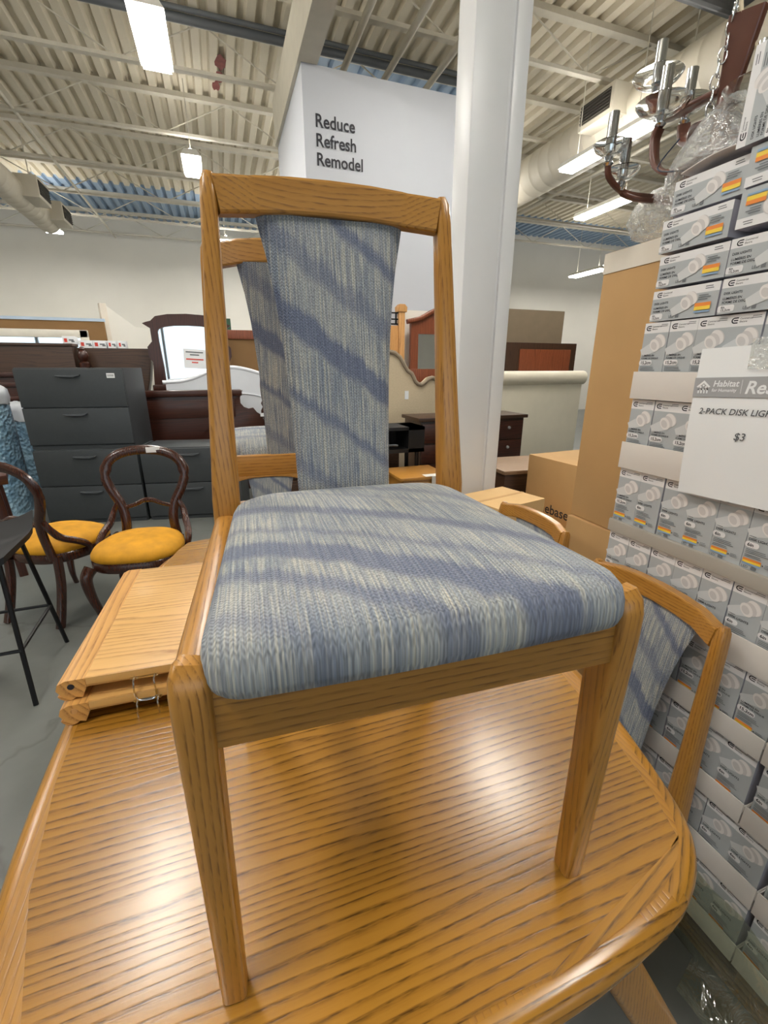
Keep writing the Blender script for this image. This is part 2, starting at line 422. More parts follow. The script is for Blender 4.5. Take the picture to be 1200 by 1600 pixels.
def deck(x0, x1, y0, y1, mat):
    mb = MB(); p = .2; n = int(round((x1 - x0) / p)); prof = []
    for i in range(n):
        x = x0 + i * p
        prof += [(x, 5.17), (x + .06, 5.17), (x + .085, 5.11), (x + .175, 5.11)]
    prof.append((x0 + n * p, 5.17))
    vs = [(x, y, z) for y in (y0, y1) for x, z in prof]; N = len(prof)
    mb.raw(vs, [(i, i + 1, N + i + 1, N + i) for i in range(N - 1)])
    mb.b2((x0, y0, 5.22), (x1, y1, 5.27))
    struct(mb, 'ceiling', mat, smooth=0)
deck(-10, 17, -6, 6.9, deck_m); deck(-10, 1.6, 6.9, 12.4, deck_m); deck(1.5, 3.9, 6.9, 12.4, deck_blue)
deck(3.9, 17.1, 6.9, 11.2, deck_m); deck(-10, 3.9, 12.4, 14.8, deck_blue); deck(3.9, 17.1, 11.2, 14.8, deck_blue)
# red rust stain on the deck
mb = MB(); rr = random.Random(3)
for cx, cy, a, b in ((.42, 7.45, .07, .16), (.40, 7.75, .06, .13), (.36, 7.98, .05, .12)):
    mb.face([(cx + a * math.cos(q * PI / 6) * rr.uniform(.7, 1.2), cy + b * math.sin(q * PI / 6) * rr.uniform(.7, 1.2), 5.107) for q in range(12)][::-1])
struct(mb, 'ceiling_stain', redst, smooth=0)
def joist(y, x0=-10, x1=17, ph=0):
    mb = MB()
    mb.b2((x0, y - .05, 5.05), (x1, y + .05, 5.11)); mb.b2((x0, y - .035, 4.60), (x1, y + .035, 4.635))
    x = x0 + ph; up = True
    while x < x1 - 1.9:
        mb.tube([(x, y, 4.62), (x + .9, y, 5.07)], .009, 6); mb.tube([(x + .9, y, 5.07), (x + 1.8, y, 4.62)], .009, 6); x += 1.8
    struct(mb, 'roof_joist', steel_c, smooth=0)
for i, y in enumerate((.75, 2.25, 3.75, 5.3, 6.75, 8.35, 9.85, 11.45, 12.95, 14.3)): joist(y, ph=.3 * (i % 3))
m = MB(); m.b2((.98, 1.5, 4.12), (1.17, 7.0, 4.6)); struct(m, 'roof_girder', steel_c, smooth=0)
m = MB(); m.b2((-10, 4.35, 4.9), (17, 4.5, 5.1)); m.tube([(-10, 4.2, 4.75), (17, 4.2, 4.75)], .05); struct(m, 'roof_girder', greybeam, smooth=0)
m = MB()
for x in (1.62, 2.1, 2.62): m.tube([(x, 3.0, 4.5), (x, 7.2, 4.5)], .035)
m.tube([(-2.2, -2, 4.62), (-2.2, 14.7, 4.62)], .022); m.tube([(6.5, -2, 4.6), (6.5, 12.6, 4.6)], .03)
struct(m, 'ceiling_pipes', steel_c)
m = MB(); m.tube([(-1.2, 6.58, 4.99), (3.6, 6.58, 4.99)], .045); m.tube([(-1.2, 6.5, 5.03), (3.6, 6.5, 5.03)], .025); struct(m, 'ceiling_pipes', plain('conduit_dark_grey', (92, 96, 100), .5))
# white block wall with the slogan
m = MB(); m.b2((1.015, 5.2, 0), (2.95, 7.0, 4.12)); struct(m, 'wall_center', white_cool, smooth=0)
t = thing('wall_slogan', 'black slogan Reduce Refresh Remodel lettered on the grey-white wall above the chair', 'sign', (1.05, 5.198, 2.9))
for i, wd in enumerate(('Reduce', 'Refresh', 'Remodel')):
    m = MB(); m.text(wd, .154, (.075, -.004, .735 - i * .158), .018, kx=.88); m.build('word', ink, t, smooth=0)
# pillar
m = MB(); m.b2((1.445, 2.65, 0), (1.675, 2.845, 5.1), .012); m.b2((1.675, 2.672, 0), (1.70, 2.845, 5.1)); m.b2((1.70, 2.655, 0), (1.80, 2.845, 5.1), .02)
struct(m, 'pillar', pillar_m)
# ducts
def duct(name, x, z, r, y0, y1, vents, label):
    t = thing(name, label, 'duct', (x, y0, z))
    m = MB(); L = y1 - y0; n = int(L / .22); rs = []
    for i in range(n + 1):
        for dy, k in ((0, 1.0), (.05, 1.0), (.058, 1.015), (.07, 1.015), (.078, 1.0)):
            y = min(L, i * L / n + dy); rs.append([(r * k * math.cos(2 * PI * j / 28), y, r * k * math.sin(2 * PI * j / 28)) for j in range(28)])
    m.rings(rs); m.build('pipe', duct_m, t)
    for vy, side in vents:
        m = MB(); m.box((side * (r + .05), vy - y0, .05), (.3, .55, .3), .01); v = m.build('vent_box', duct_m, t)
        m = MB(); m.box((side * (r + .205), vy - y0, .05), (.012, .46, .2))
        for q in range(6): m.box((side * (r + .212), vy - y0, -.03 + q * .032), (.02, .46, .006))
        m.build('vent_grille', darkgrille, v, smooth=0)
    for hy in [q for q in (1.5, 4.5, 7.5, 10.5) if y0 < q < y1]:
        m = MB(); m.tube([(0, hy - y0, r), (0, hy - y0, 5.1 - z)], .008, 6); m.build('hanger', steel_c, t)
duct('air_duct', 5.05, 4.3, .29, -3, 11, [(5.3, -1), (8.6, -1)], 'fat round cream air duct with side vents running away at upper right')
duct('air_duct', -2.74, 4.0, .195, -3, 11.1, [(9.6, 1), (10.8, 1)], 'round cream air duct with two vents ending near the far wall at left')
# tube-light fixtures
def fixture(x, y, z, L, w, label):
    t = thing('ceiling_light', label, 'ceiling light', (x, y, z), 0, 'hanging tube lights')
    m = MB(); m.prism([(-w / 2 - .02, .0), (w / 2 + .02, .0), (w / 2 - .03, .07), (-w / 2 + .03, .07)], 'y', -L / 2 - .02, L / 2 + .02); m.build('housing', white, t, smooth=0)
    m = MB(); m.b2((-w / 2, -L / 2, -.03), (w / 2, L / 2, .002)); m.build('diffuser', lamp_m, t, smooth=0)
    m = MB(); m.b2((-w * .1, -L / 2, .07), (w * .1, L / 2, .078)); m.build('added_uplight', lamp_m, t, smooth=0)  # added glowing strip on the housing, throws extra light onto the ceiling
    for s in (-1, 1):
        m = MB(); m.tube([(0, s * L * .35, .07), (0, s * L * .35, 5.1 - z)], .005, 5); m.build('hanger', steel_c, t)
fx = [(-.27, 5.5, 4.2, .84, .25, 'big bright tube light hanging at top left near the camera'),
      (-.07, 8.2, 4.2, .72, .22, 'tube light hanging just above the left end of the chair top rail'),
      (-3.07, 12.3, 4.2, .95, .3, 'tube light by the far wall beside the end of the left duct'),
      (.45, 12.6, 4.2, .9, .26, 'small far tube light seen under the chair top rail'),
      (4.45, 4.95, 3.8, 1.25, .2, 'long tube light under the right duct behind the chandelier'),
      (4.49, 7.6, 3.8, .9, .2, 'far tube light beside the white pillar at right'),
      (6.0, 6.5, 3.8, 1.1, .2, 'tube light glowing above the tall cartons behind the lower chandelier'),
      (-.9, 3.1, 4.4, 1.25, .3, 'overhead tube light above the table, out of frame to the left'),
      (2.4, 3.3, 4.4, 1.25, .3, 'overhead tube light above the table, out of frame to the right'),
      (2.2, -.5, 4.4, 1.25, .3, 'added tube light behind the camera on the right'),  # this and the next three lamps are unseen, added for extra light
      (-1.4, -.3, 4.4, 1.25, .3, 'added tube light behind the camera on the left'),
      (-4.2, 5.2, 4.4, 1.25, .3, 'added tube light far out to the left over the rolls'),
      (-4.2, 1.0, 4.4, 1.25, .3, 'added tube light far out to the left beside the camera'),
      (2.0, 11.6, 4.4, 1.25, .3, 'added tube light behind the slogan wall'), (2.2, 8.6, 4.4, 1.25, .3, 'added nearer tube light behind the slogan wall'), (-6.8, 11.8, 4.2, 1.25, .3, 'added tube light far left outside the photo near the back wall'), (9.5, 10.6, 3.8, 1.1, .25, 'added tube light far right outside the photo near the back wall'), (12.5, 10.6, 3.8, 1.1, .25, 'added farthest right tube light near the back wall')]  # unseen lamps added to brighten the back wall
for f in fx: fixture(*f)

# ------------------------------------------------------------------ table
XC, YC, TZ = .185, 1.03, .74
rn = [(0, .205), (.1, .208), (.17, .213), (.277, .228), (.335, .247), (.378, .272), (.412, .31), (.44, .37), (.474, .473), (.500, .57), (.516, .668), (.525, .8), (.528, 1.03)]
ln = [(.15, .205), (.28, .215), (.37, .24), (.44, .285), (.48, .34), (.508, .41), (.523, .507), (.532, .60), (.536, .72), (.537, .85)]
lf = [(.15, .208), (.22, .226), (.285, .257), (.34, .298), (.388, .35), (.43, .42), (.466, .514), (.50, .64), (.525, .8)]
def outline(off=0.0):
    pts = rn + [(x, 2 * YC - y) for x, y in rn[::-1][1:]] + [(-x, 2 * YC - y) for x, y in lf] + [(-.536, YC)] + [(-x, y) for x, y in ln[::-1]]
    P = smoothpath([(x, y - YC, 0) for x, y in pts + [pts[0]]], 3)[:-1]
    n = len(P); res = []
    for i in range(n):
        t = (P[(i + 1) % n] - P[i - 1]).normalized(); nrm = Vector((t.y, -t.x, 0))
        res.append(P[i] - nrm * off)
    return res
tb = thing('dining_table', 'golden oak oval dining table holding the upholstered chair in front', 'table', (XC, YC, 0))
m = MB()
edge = []
for off, z in ((.012, -.05), (.003, -.045), (-.004, -.034), (-.006, -.024), (-.004, -.013), (.002, -.005), (.010, -.001), (.02, 0)):
    edge.append([(p.x, p.y, TZ + z) for p in outline(off)])
o8 = outline(.02)
m.rings(edge, cap=False)
m.face([(p.x, p.y, TZ - .05) for p in outline(.012)][::-1])
tabA, tabB = tab_ang(-.62), tab_ang(.62)
ed = m.build('edge_molding', [tab_y, tab_x, tabA, tabB], tb, smooth=1.2)
for p in ed.data.polygons:          # the molding's grain follows its edge
    a = (math.atan2(p.center.y, p.center.x * 1.6) + PI) % PI; nx, ny = p.center.x / .53, p.center.y / .82
    if abs(ny) > .965: p.material_index = 1
    elif abs(ny) > .72 and abs(nx) > .55: p.material_index = 2 if nx * ny > 0 else 3
m = MB(); m.face([(p.x, p.y, TZ) for p in o8]); bm_ = m.build('top_border', tab_y, tb, smooth=0)
# field: grain across; inset from the long sides, running out to the ends, cut off at the corners
fld = []
for sx, sy in ((1, -1), (1, 1), (-1, 1), (-1, -1)):
    c = [(.095, -.80), (.372, -.738), (.403, -.665), (.437, -.54), (.47, -.36), (.482, -.2)]
    if sx < 0 and sy < 0: c = [(.095, -.80), (.372, -.745), (.422, -.69), (.450, -.65), (.488, -.51), (.510, -.33), (.512, -.2)]
    c = [(sx * a, (b if sy < 0 else -b)) for a, b in c]
    if (sx > 0) != (sy < 0): c = c[::-1]
    fld += c
m = MB(); m.face([(a, b, TZ + .0006) for a, b in fld]); m.build('top_field', tab_x, tb, smooth=0)
for sx, sy in ((1, -1), (1, 1), (-1, 1), (-1, -1)):
    arc = sorted([p for p in o8 if p.x * sx > .16 and p.y * sy > .722], key=lambda p: abs(p.x))
    c0, c1 = Vector((sx * .095, sy * .7995, 0)), Vector((sx * .373, sy * .7375, 0))
    if sx < 0 and sy < 0: c1 = Vector((-.373, -.7445, 0))
    arc = [Vector((sx * .095, sy * .804, 0))] + arc; n = len(arc)
    m = MB()
    for i in range(n - 1):
        a, b = arc[i], arc[i + 1]; p, q = c0.lerp(c1, i / (n - 1)), c0.lerp(c1, (i + 1) / (n - 1))
        m.face([(v.x, v.y, TZ + .0012) for v in (a, b, q, p)])
    m.build('corner_inlay', tab_ang(math.atan2(sy * -.071, sx * .265)), tb, smooth=0)
for sy in (-1, 1):
    m = MB(); m.bar([(0, sy * .60, .08), (0, sy * .60, .69)], (.34, .08), (1, 0, 0), .2); pd = m.build('pedestal', oak['z'], tb)
    for sx in (-1, 1):
        m = MB(); m.bar([(sx * .20, sy * .69, .69), (sx * .33, sy * .715, .46), (sx * .46, sy * .735, .215), (sx * .575, sy * .745, 0)], (.062, .07), (0, 1, 0), .2)
        m.build('leg', oak['z'], tb)
m = MB(); m.bar([(0, -.56, .25), (0, .56, .25)], (.03, .1), (1, 0, 0), .2); m.build('stretcher', oak['y'], tb)

# table leaves stacked on the table
def table_leaf(x, y, z, rz, label, seed):
    t = thing('table_leaf', label, 'table leaf', (x, y, z), rz, 'stacked table leaves')
    m = MB(); m.b2((-.12, -.25, .024), (.135, .25, .0435), .002); m.build('panel', leaf_x, t)
    m = MB(); m.prism([(-.148, .011)] + [(-.138 + .019 * math.cos(a), .021 + .021 * math.sin(a)) for a in [R(205 + q * 22) for q in range(6)]] + [(-.115, .003), (-.105, .024), (-.105, .0437), (-.138, .0437), (-.152, .037), (-.156, .025)], 'y', -.251, .251)
    m.build('edge_rail', leaf_y, t)
    m = MB(); m.b2((.112, -.25, 0), (.135, .25, .024), .003); m.build('edge_rail', leaf_y, t)
    m = MB(); m.tube([(-.13, -.2522, .030), (-.13, -.246, .030)], .006, 10); m.build('dowel_hole' if seed else 'dowel', ink if seed else lightoak, t)
    m = MB(); m.tube(smoothpath([(-.022, -.238, .03), (-.022, -.262, .024), (-.02, -.264, -.014), (.012, -.264, -.016), (.014, -.262, .022), (.014, -.238, .03)], 4), .0016, 6); m.b2((-.03, -.25, .022), (.02, -.24, .028)); m.build('clip', chrome, t)
table_leaf(-.19, 1.082, .7425, R(-1.5), 'lower of two oak table leaves stacked at the left of the table', 0)
table_leaf(-.185, 1.094, .786, R(-3), 'upper pale oak table leaf with a wire clip on the stack', 1)

# ------------------------------------------------------------------ upholstered oak chair
def make_chair(label, group):
    t = thing('dining_chair', label, 'chair', (0, 0, 0), 0, group)
    for s in (-1, 1):
        m = MB(); m.bar([(s * .2165, .012, 0), (s * .2125, .005, .2), (s * .2085, 0, .385), (s * .208, 0, .410), (s * .2075, .001, .420), (s * .207, .003, .4255), (s * .206, .006, .4285)],
                        [(.026, .030), (.0285, .037), (.032, .046), (.032, .046), (.031, .043), (.026, .036), (.017, .024)], (1, 0, 0), .25, 3); m.build('leg', oak['z'], t)
        m = MB(); pts = [(s * .2055, .0, .402), (s * .205, .05, .402), (s * .201, .2, .402), (s * .195, .40, .402)]
        m.bar(pts, [(.034, .052)] * 4, (1, 0, 0), .36, 4); m.build('side_rail', oak['y'], t)
        m = MB(); pts = [(s * .197, .455, 0), (s * .196, .425, .2), (s * .1945, .398, .38), (s * .193, .396, .45), (s * .1865, .405, .58), (s * .179, .415, .74), (s * .1735, .424, .862), (s * .172, .427, .888), (s * .171, .429, .899)]
        m.bar(pts, [(.032, .034), (.038, .04), (.042, .046), (.041, .044), (.034, .038), (.027, .033), (.0225, .03), (.020, .027), (.013, .018)], (1, 0, 0), .3, 3); m.build('post', oak['z'], t)
    m = MB(); m.bar([(-.2, -.004, .3835), (.2, -.004, .3835)], (.024, .062), (0, 1, 0), .1); m.build('front_rail', oak['x'], t)
    m = MB(); m.bar([(-.19, .402, .414), (.19, .402, .414)], (.022, .052), (0, 1, 0), .15); m.build('rear_rail', oak['x'], t)
    # crest rail: straight angled ends and a bowed middle
    xs = [-.166, -.14, -.117, -.107, -.06, 0, .06, .107, .117, .14, .166]
    bow = [0, .008, .016, .018, .0215, .023, .0215, .018, .016, .008, 0]
    cr = [0, .004, .0075, .0095, .0135, .015, .0135, .0095, .0075, .004, 0]
    m = MB(); m.bar([(x, .424 + b, .8725 + c) for x, b, c in zip(xs, bow, cr)], [(.026, .047)] * 11, (0, 1, 0), .16, 2)
    m.build('crest_rail', oak['x'], t, smooth=.25)
    # upholstered splat
    m = MB(); hw = [(.408, .079), (.45, .0785), (.52, .0795), (.58, .081), (.64, .0835), (.70, .088), (.75, .093), (.80, .1005), (.835, .108), (.862, .1135)]
    rs = []
    for z, w in hw:
        u = (z - .4) / .47; y0 = .393 + .054 * u - .006 * math.sin(PI * u); ring = []
        N = 14
        for j in range(N + 1):
            a = -1 + 2 * j / N; yy = y0 - .011 * (1 - abs(a) ** 6) ** .5 + .006 * (1 - a * a) * u; ring.append((a * w, yy, z))
        for j in range(N, -1, -1):
            a = -1 + 2 * j / N; yy = y0 + .011 * (1 - abs(a) ** 6) ** .5 + .006 * (1 - a * a) * u; ring.append((a * w * .999, yy + .0005, z))
        rs.append(ring)
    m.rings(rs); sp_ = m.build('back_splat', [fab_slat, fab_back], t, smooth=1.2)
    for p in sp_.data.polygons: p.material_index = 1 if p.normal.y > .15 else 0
    # seat cushion
    def plan(ins):
        fw, rw, y0, y1 = .2005 - ins, .184 - ins, -.034 + ins, .392 - ins; pts = []
        for cx, cy, r, a0 in ((fw, y0, .035, -90), (rw, y1, .06, 0), (-rw, y1, .06, 90), (-fw, y0, .035, 180)):
            r = max(.004, r - ins * .3); sx = 1 if cx > 0 else -1; sy = 1 if cy > .2 else -1
            for q in range(7):
                a = R(a0 + 15 * q); pts.append((cx - sx * r + r * math.cos(a), cy - sy * r + r * math.sin(a)))
        out = []
        n = len(pts)
        for i in range(n):
            a, b = Vector(pts[i]), Vector(pts[(i + 1) % n]); k = max(1, int((b - a).length / .03))
            for q in range(k): out.append(a + (b - a) * q / k)
        return out
    base = plan(0); n = len(base); cen = Vector((0, .18)); rs = []
    for f, z in ((.955, .408), (.99, .411), (1.0, .420), (.998, .432), (.985, .444), (.955, .452), (.9, .457), (.8, .461), (.65, .465), (.45, .468), (.2, .470), (.03, .4705)):
        ring = []
        for p in base:
            q = cen + (p - cen) * f
            bul = -.006 * (1 - (q.x / .2) ** 2) if (q.y < .0 and f > .9) else 0
            ring.append((q.x, q.y + bul, z + .004 * (1 - (q.x / .2) ** 2) * (f < .97)))
        rs.append(ring)
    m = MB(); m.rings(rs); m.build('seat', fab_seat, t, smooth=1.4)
    return t
GC = 'upholstered oak dining chairs'
ch = make_chair('large blue-grey upholstered oak chair standing on the table front', GC)
ch.location = (.1615, .316, TZ + .0022); ch.rotation_euler.z = R(-2.9)
dup(ch, (.185, 1.545, TZ + .0022), R(178), 'oak chair with its back to us standing on the table right behind the front chair', GC)
dup(ch, (.12, 1.83, 0), R(-9), 'oak chair on the floor at the far end of the table', GC)
dup(ch, (.477, .688, 0), R(-93), 'nearer oak chair tucked under the right side beside the small cartons', GC)
dup(ch, (.553, 1.218, 0), R(-91), 'farther oak chair at the right table side before the brown boxes', GC)

# ------------------------------------------------------------------ wall of small lamp cartons on the right
BX = .96
BW, BH, BD, BL = .0635, .139, .15, .152
def front_print(kind):
    """flat printing on the carton front; returns (mesh, materials)"""
    m = MB(); e = -BD / 2
    mats = [ctn_grey, ctn_white, ink, inkg, orange, yel, blu, lampw, lampg, lampl]
    y = [e - .0002]
    def L(i): m.mat(i); y[0] -= .00008; return y[0]
    def rect(i, x0, z0, x1, z1): m.quad(x0, z0, x1, z1, L(i))
    def rrect(i, x0, z0, x1, z1, r):
        pts = []
        for cx, cz, a0 in ((x1 - r, z1 - r, 0), (x0 + r, z1 - r, 90), (x0 + r, z0 + r, 180), (x1 - r, z0 + r, 270)):
            pts += [(cx + r * math.cos(R(a0 + 22.5 * q)), cz + r * math.sin(R(a0 + 22.5 * q))) for q in range(5)]
        m.poly(pts[::-1], L(i))
    def ell(i, cx, cz, a, b, ang=0, y0=None):
        ca, sa = math.cos(R(ang)), math.sin(R(ang)); pts = []
        for q in range(24):
            u, v = a * math.cos(q * PI / 12), b * math.sin(q * PI / 12); pts.append((cx + u * ca - v * sa, cz + u * sa + v * ca))
        m.poly(pts, L(i))
    def tx(i, s, size, x, z, bold=.0, shear=0, align='LEFT'):
        m.mat(i); m.text(s, size, (x, L(i), z), bold, shear, align)
    def logo(x, z, k):
        yy = L(2); n = 14
        for q in range(n):                      # open C ring
            a0, a1 = R(90 + 180 * q / n), R(90 + 180 * (q + 1) / n)
            m.poly([(x + .6 * k * math.cos(a0) * .9, z + .5 * k * math.sin(a0)), (x + .6 * k * math.cos(a1) * .9, z + .5 * k * math.sin(a1)),
                    (x + .36 * k * math.cos(a1) * .9, z + .3 * k * math.sin(a1)), (x + .36 * k * math.cos(a0) * .9, z + .3 * k * math.sin(a0))], yy)
        m.quad(x, z + .3 * k, x + .62 * k, z + .5 * k, yy); m.quad(x, z - .5 * k, x + .55 * k, z - .3 * k, yy); m.quad(x - .15 * k, z - .1 * k, x + .58 * k, z + .1 * k, yy)
        tx(2, 'Commercial', .42 * k, x + .85 * k, z + .12 * k, .01); tx(2, 'Electric', .42 * k, x + .85 * k, z - .36 * k, .01)
    def lamp(cx, cz, k):
        m.poly([(cx - .1 * k, cz + .45 * k), (cx - 1.5 * k, cz - .35 * k), (cx - 1.2 * k, cz - 1.0 * k), (cx + .25 * k, cz - .55 * k)], L(9))
        ell(8, cx + .62 * k, cz + .42 * k, .62 * k, .42 * k, -52); ell(7, cx + .5 * k, cz + .38 * k, .66 * k, .46 * k, -52)
        ell(8, cx + .3 * k, cz + .2 * k, .6 * k, .4 * k, -52); ell(7, cx, cz, .62 * k, .45 * k, -52); ell(8, cx - .06 * k, cz - .03 * k, .4 * k, .28 * k, -52)
    def lines(x0, z0, n, w, dz, seed):
        r = random.Random(seed); yy = L(3)
        for q in range(n): m.quad(x0, z0 - q * dz, x0 + w * r.uniform(.7, 1), z0 - q * dz + dz * .38, yy)
    if kind == 'side':
        w, h = BL, BW; x0, x1 = -w / 2, w / 2
        rect(0, x0, 0, x1, h); rect(1, x0, .047, x1, h); logo(x0 + .016, .0545, .0105); lines(x1 - .03, .057, 2, .02, .004, 3)
        tx(2, 'DISK LIGHTS', .0062, x0 + .006, .035, .012); tx(2, 'LUMIÈRES EN', .0062, x0 + .006, .0255, .012); tx(2, 'FORME DE DISQUE', .0062, x0 + .006, .0185, .012)
        rrect(1, x0, .003, x0 + .032, .0155, .004); tx(2, '6in', .0062, x0 + .006, .0100, .02); tx(2, '15,2cm', .0066, x0 + .006, .0045, .02)
        tx(3, 'LED', .0075, x0 + .048, .005, .02); rect(3, x0 + .064, .004, x0 + .072, .017); lines(x0 + .0655, .014, 4, .005, .003, 5)
        lamp(x0 + .084, .030, .023)
        lines(x1 - .04, .041, 3, .026, .0042, 8); rect(4, x1 - .046, .0205, x1 - .012, .0275); rect(5, x1 - .046, .0135, x1 - .012, .0205); rect(6, x1 - .046, .0085, x1 - .012, .012)
    else:
        w, h = BW, BH; x0, x1 = -w / 2, w / 2
        rect(0, x0, 0, x1, h); rect(1, x0, .1165, x1, h); logo(x0 + .0105, .1275, .0112); lines(x1 - .021, .133, 2, .016, .0033, 2)
        lamp(x0 + .0335, .0895, .0245)
        fr = kind == 'fr'
        if fr: tx(2, 'LUMIÈRES EN', .0058, x0 + .004, .0655, .014); tx(2, 'FORME DE DISQUE', .0053, x0 + .004, .0595, .014)
        else: lines(x0 + .004, .0685, 1, .016, .003, 4); tx(2, 'DISK LIGHTS', .0070, x0 + .004, .0605, .014)
        rrect(1, x0 - .0001, .0455, x0 + (.034 if fr else .025), .0575, .005); tx(2, '15,2cm' if fr else '6in', .0096, x0 + .004, .0482, .028)
        lines(x0 + .004, .0408, 3, .042, .0034, 11); lines(x0 + .004, .0296, 2, .034, .0034, 12)
        rect(4, x0 + .003, .0185, x0 + .036, .0230); rect(5, x0 + .003, .0140, x0 + .036, .0185); rect(6, x0 + .003, .0098, x0 + .036, .0138)
        ell(2, x0 + .0395, .0175, .0012, .0012); lines(x0 + .043, .0195, 3, .015, .003, 13)
        tx(3, 'LED', .0072, x0 + .003, .0026, .02); rrect(3, x0 + .0205, .002, x0 + .031, .0085, .002)
    return m, mats
def make_carton(kind, label, group):
    t = thing('lamp_carton', label, 'carton', (0, 0, 0), 0, group)
    w, h = (BL, BW) if kind == 'side' else (BW, BH)
    m = MB(); m.b2((-w / 2, -BD / 2, 0), (w / 2, BD / 2, h), .0012); m.build('carton_body', ctn_side, t)
    m, mats = front_print(kind); m.build('front_print', mats, t, smooth=0)
    return t
proto = {}
GB = 'lamp cartons in the wall on the right'
def carton(kind, loc, ex, label):
    if kind not in proto:
        o = make_carton(kind, label, GB); proto[kind] = o; o.location = loc
    else: o = dup(proto[kind], loc, 0, label, GB)
    o.rotation_euler = ex; return o
rb = random.Random(5)
LIP = [.063, .066, .031, .064, .051, .055, .062, .055]
CNT = [6, 7, 8, 9, 9, 9, 10, 10]
KIND = ['fr', 'fr', 'en', 'en', 'fr', 'en', 'en', 'en']
Y0, PIT = .86, .0648
for k in range(8):
    top = 1.490 - .173 * k; zb = top - .1395; NS = [8, 8, 8, 8, 7, 7, 8, 8][k]
    for i in range(CNT[k]):
        gap = .012 if i >= NS else 0
        kd = 'fr' if (k == 2 and i == 0) else KIND[k]
        carton(kd, (BX + BD / 2 + rb.uniform(0, .003), Y0 - PIT * (i + .5) - gap, zb), (0, 0, R(-90 + rb.uniform(-.8, .8))),
               '%s disk-light carton from the left end of the %s upright row from the top' % (ORD[i], ORD[k]))
    for s in range(2):
        n = NS if s == 0 else CNT[k] - NS
        if n <= 0: continue
        y1 = Y0 + .003 - s * (NS * PIT + .009); y0 = y1 - n * PIT - (.006 if s == 0 else .011)
        col = tray_g if k == 2 else tray_w
        t = thing('display_tray', 'card display tray lip under the %s upright carton row, %s stack' % (ORD[k], ('left', 'right')[s]), 'tray', (BX, (y0 + y1) / 2, zb - .032), 0, 'carton display trays')
        h = (y1 - y0) / 2
        m = MB(); m.b2((-.0075, -h, 0), (-.0045, h, LIP[k]), .0006); m.build('front_lip', col, t)
        m = MB(); m.b2((-.0045, -h, 0), (.158, h, .0315)); m.build('base', col, t)
        for e in (-1, 1):
            m = MB(); m.b2((-.0045, e * h - .0012, .0315), (.158, e * h + .0012, max(.033, LIP[k] * .9))); m.build('end_lip', col, t)
SR = ['fourth', 'third', 'second', 'top']
for r in range(4):
    z = 1.492 + r * .0705
    carton('side', (BX + BD / 2 + .004 * (r % 2), Y0 - .0865 + [.0, .002, .006, -.004][r], z), (0, 0, R(-90 + [0, .6, -.8, 1.2][r])), 'sideways lamp carton, %s row of the left column' % SR[r])
zc = [1.492, 1.5605, 1.640, 1.7075]
for r in range(4):
    fl = r >= 2
    carton('side', (BX + BD / 2 - .006, Y0 - .247, zc[r] + (BW if fl else 0)), (0, PI if fl else 0, R(-90)), ('upside-down' if fl else 'upright') + ' sideways lamp carton, %s row of the right column' % SR[r])
carton('side', (BX + BD / 2 - .012, Y0 - .208, 1.776 + BL / 2), (0, -PI / 2, R(-90)), 'lamp carton standing on its end on top of the right column')
# pallet under the cartons and the film hanging round it
t = thing('pallet', 'wooden pallet carrying the wall of lamp cartons', 'pallet', (1.175, .28, 0))
for x in (-.16, 0, .16):
    m = MB(); m.b2((x - .035, -.6, 0), (x + .035, .6, .02)); m.b2((x - .035, -.6, .02), (x + .035, -.5, .08)); m.b2((x - .035, .5, .02), (x + .035, .6, .08)); m.b2((x - .035, -.05, .02), (x + .035, .05, .08)); m.build('runner', palletw, t, smooth=0)
for q in range(7):
    y = -.55 + q * .183
    m = MB(); m.b2((-.2, y - .045, .08), (.2, y + .045, .097), .003); m.build('deck_board', wood('pallet_board', 'x', srgb(158, 136, 98), srgb(132, 110, 78), srgb(84, 66, 44), .016, .8, 0) if q == 0 else bpy.data.materials['pallet_board'], t)
m = MB(); rs = []
for i in range(40):
    y = -.34 + i * .031; j = lambda a, s: a * mnoise.noise(Vector((y * 9, s, 0)))
    fo = .05 if y < .40 else .0
    rs.append([(.9505, y, .25 + j(.05, 2)), (.9495 + j(.001, 3), y, .19), (.948 + j(.001, 4), y, .12), (.945 + j(.004, 5) - fo * .2, y, .06 + j(.02, 8)), (.955 - fo * 1.1 + j(.012, 6) * (fo > 0), y, .004), (.958 - fo * 1.9 + j(.03, 7) * (fo > 0), y, .003)])
m.raw([p for r in rs for p in r], [(i * 6 + j, i * 6 + j + 1, i * 6 + 7 + j, i * 6 + 6 + j) for i in range(39) for j in range(5)])
tag(m.build('stretch_film', film_g, smooth=2), 'loose greenish stretch film hanging round the pallet onto the floor', 'plastic film')

# price sign taped on the cartons
t = thing('price_sign', 'white Habitat for Humanity sheet pricing the 2-pack disk lights at $3', 'sign', (.9435, .582, 1.2815), R(-90))
SWd, SHh = .216, .30
t.rotation_euler = (0, R(-2.2), R(-90))
m = MB(); n = 12; vs = []
for i in range(n + 1):
    for j in range(2):
        u = i / n; vs.append(((-.5 + j) * SWd, -.004 * math.sin(u * PI) * 1, (u - .5) * SHh))
m.raw(vs, [(2 * i, 2 * i + 1, 2 * i + 3, 2 * i + 2) for i in range(n)])
m.build('paper', paperw, t, smooth=2)
m = MB(); yy = -.0052
m.mat(0).quad(-SWd / 2 + .0, .055, SWd / 2, .093, yy)
m.mat(1)
hx, hz, q = -.088, .074, .0125
m.poly([(hx - q * 1.15, hz + .1 * q), (hx, hz + 1.1 * q), (hx + q * 1.15, hz + .1 * q), (hx + q * .85, hz - .05 * q), (hx, hz + .65 * q), (hx - q * .85, hz - .05 * q)][::-1], yy - .0003)
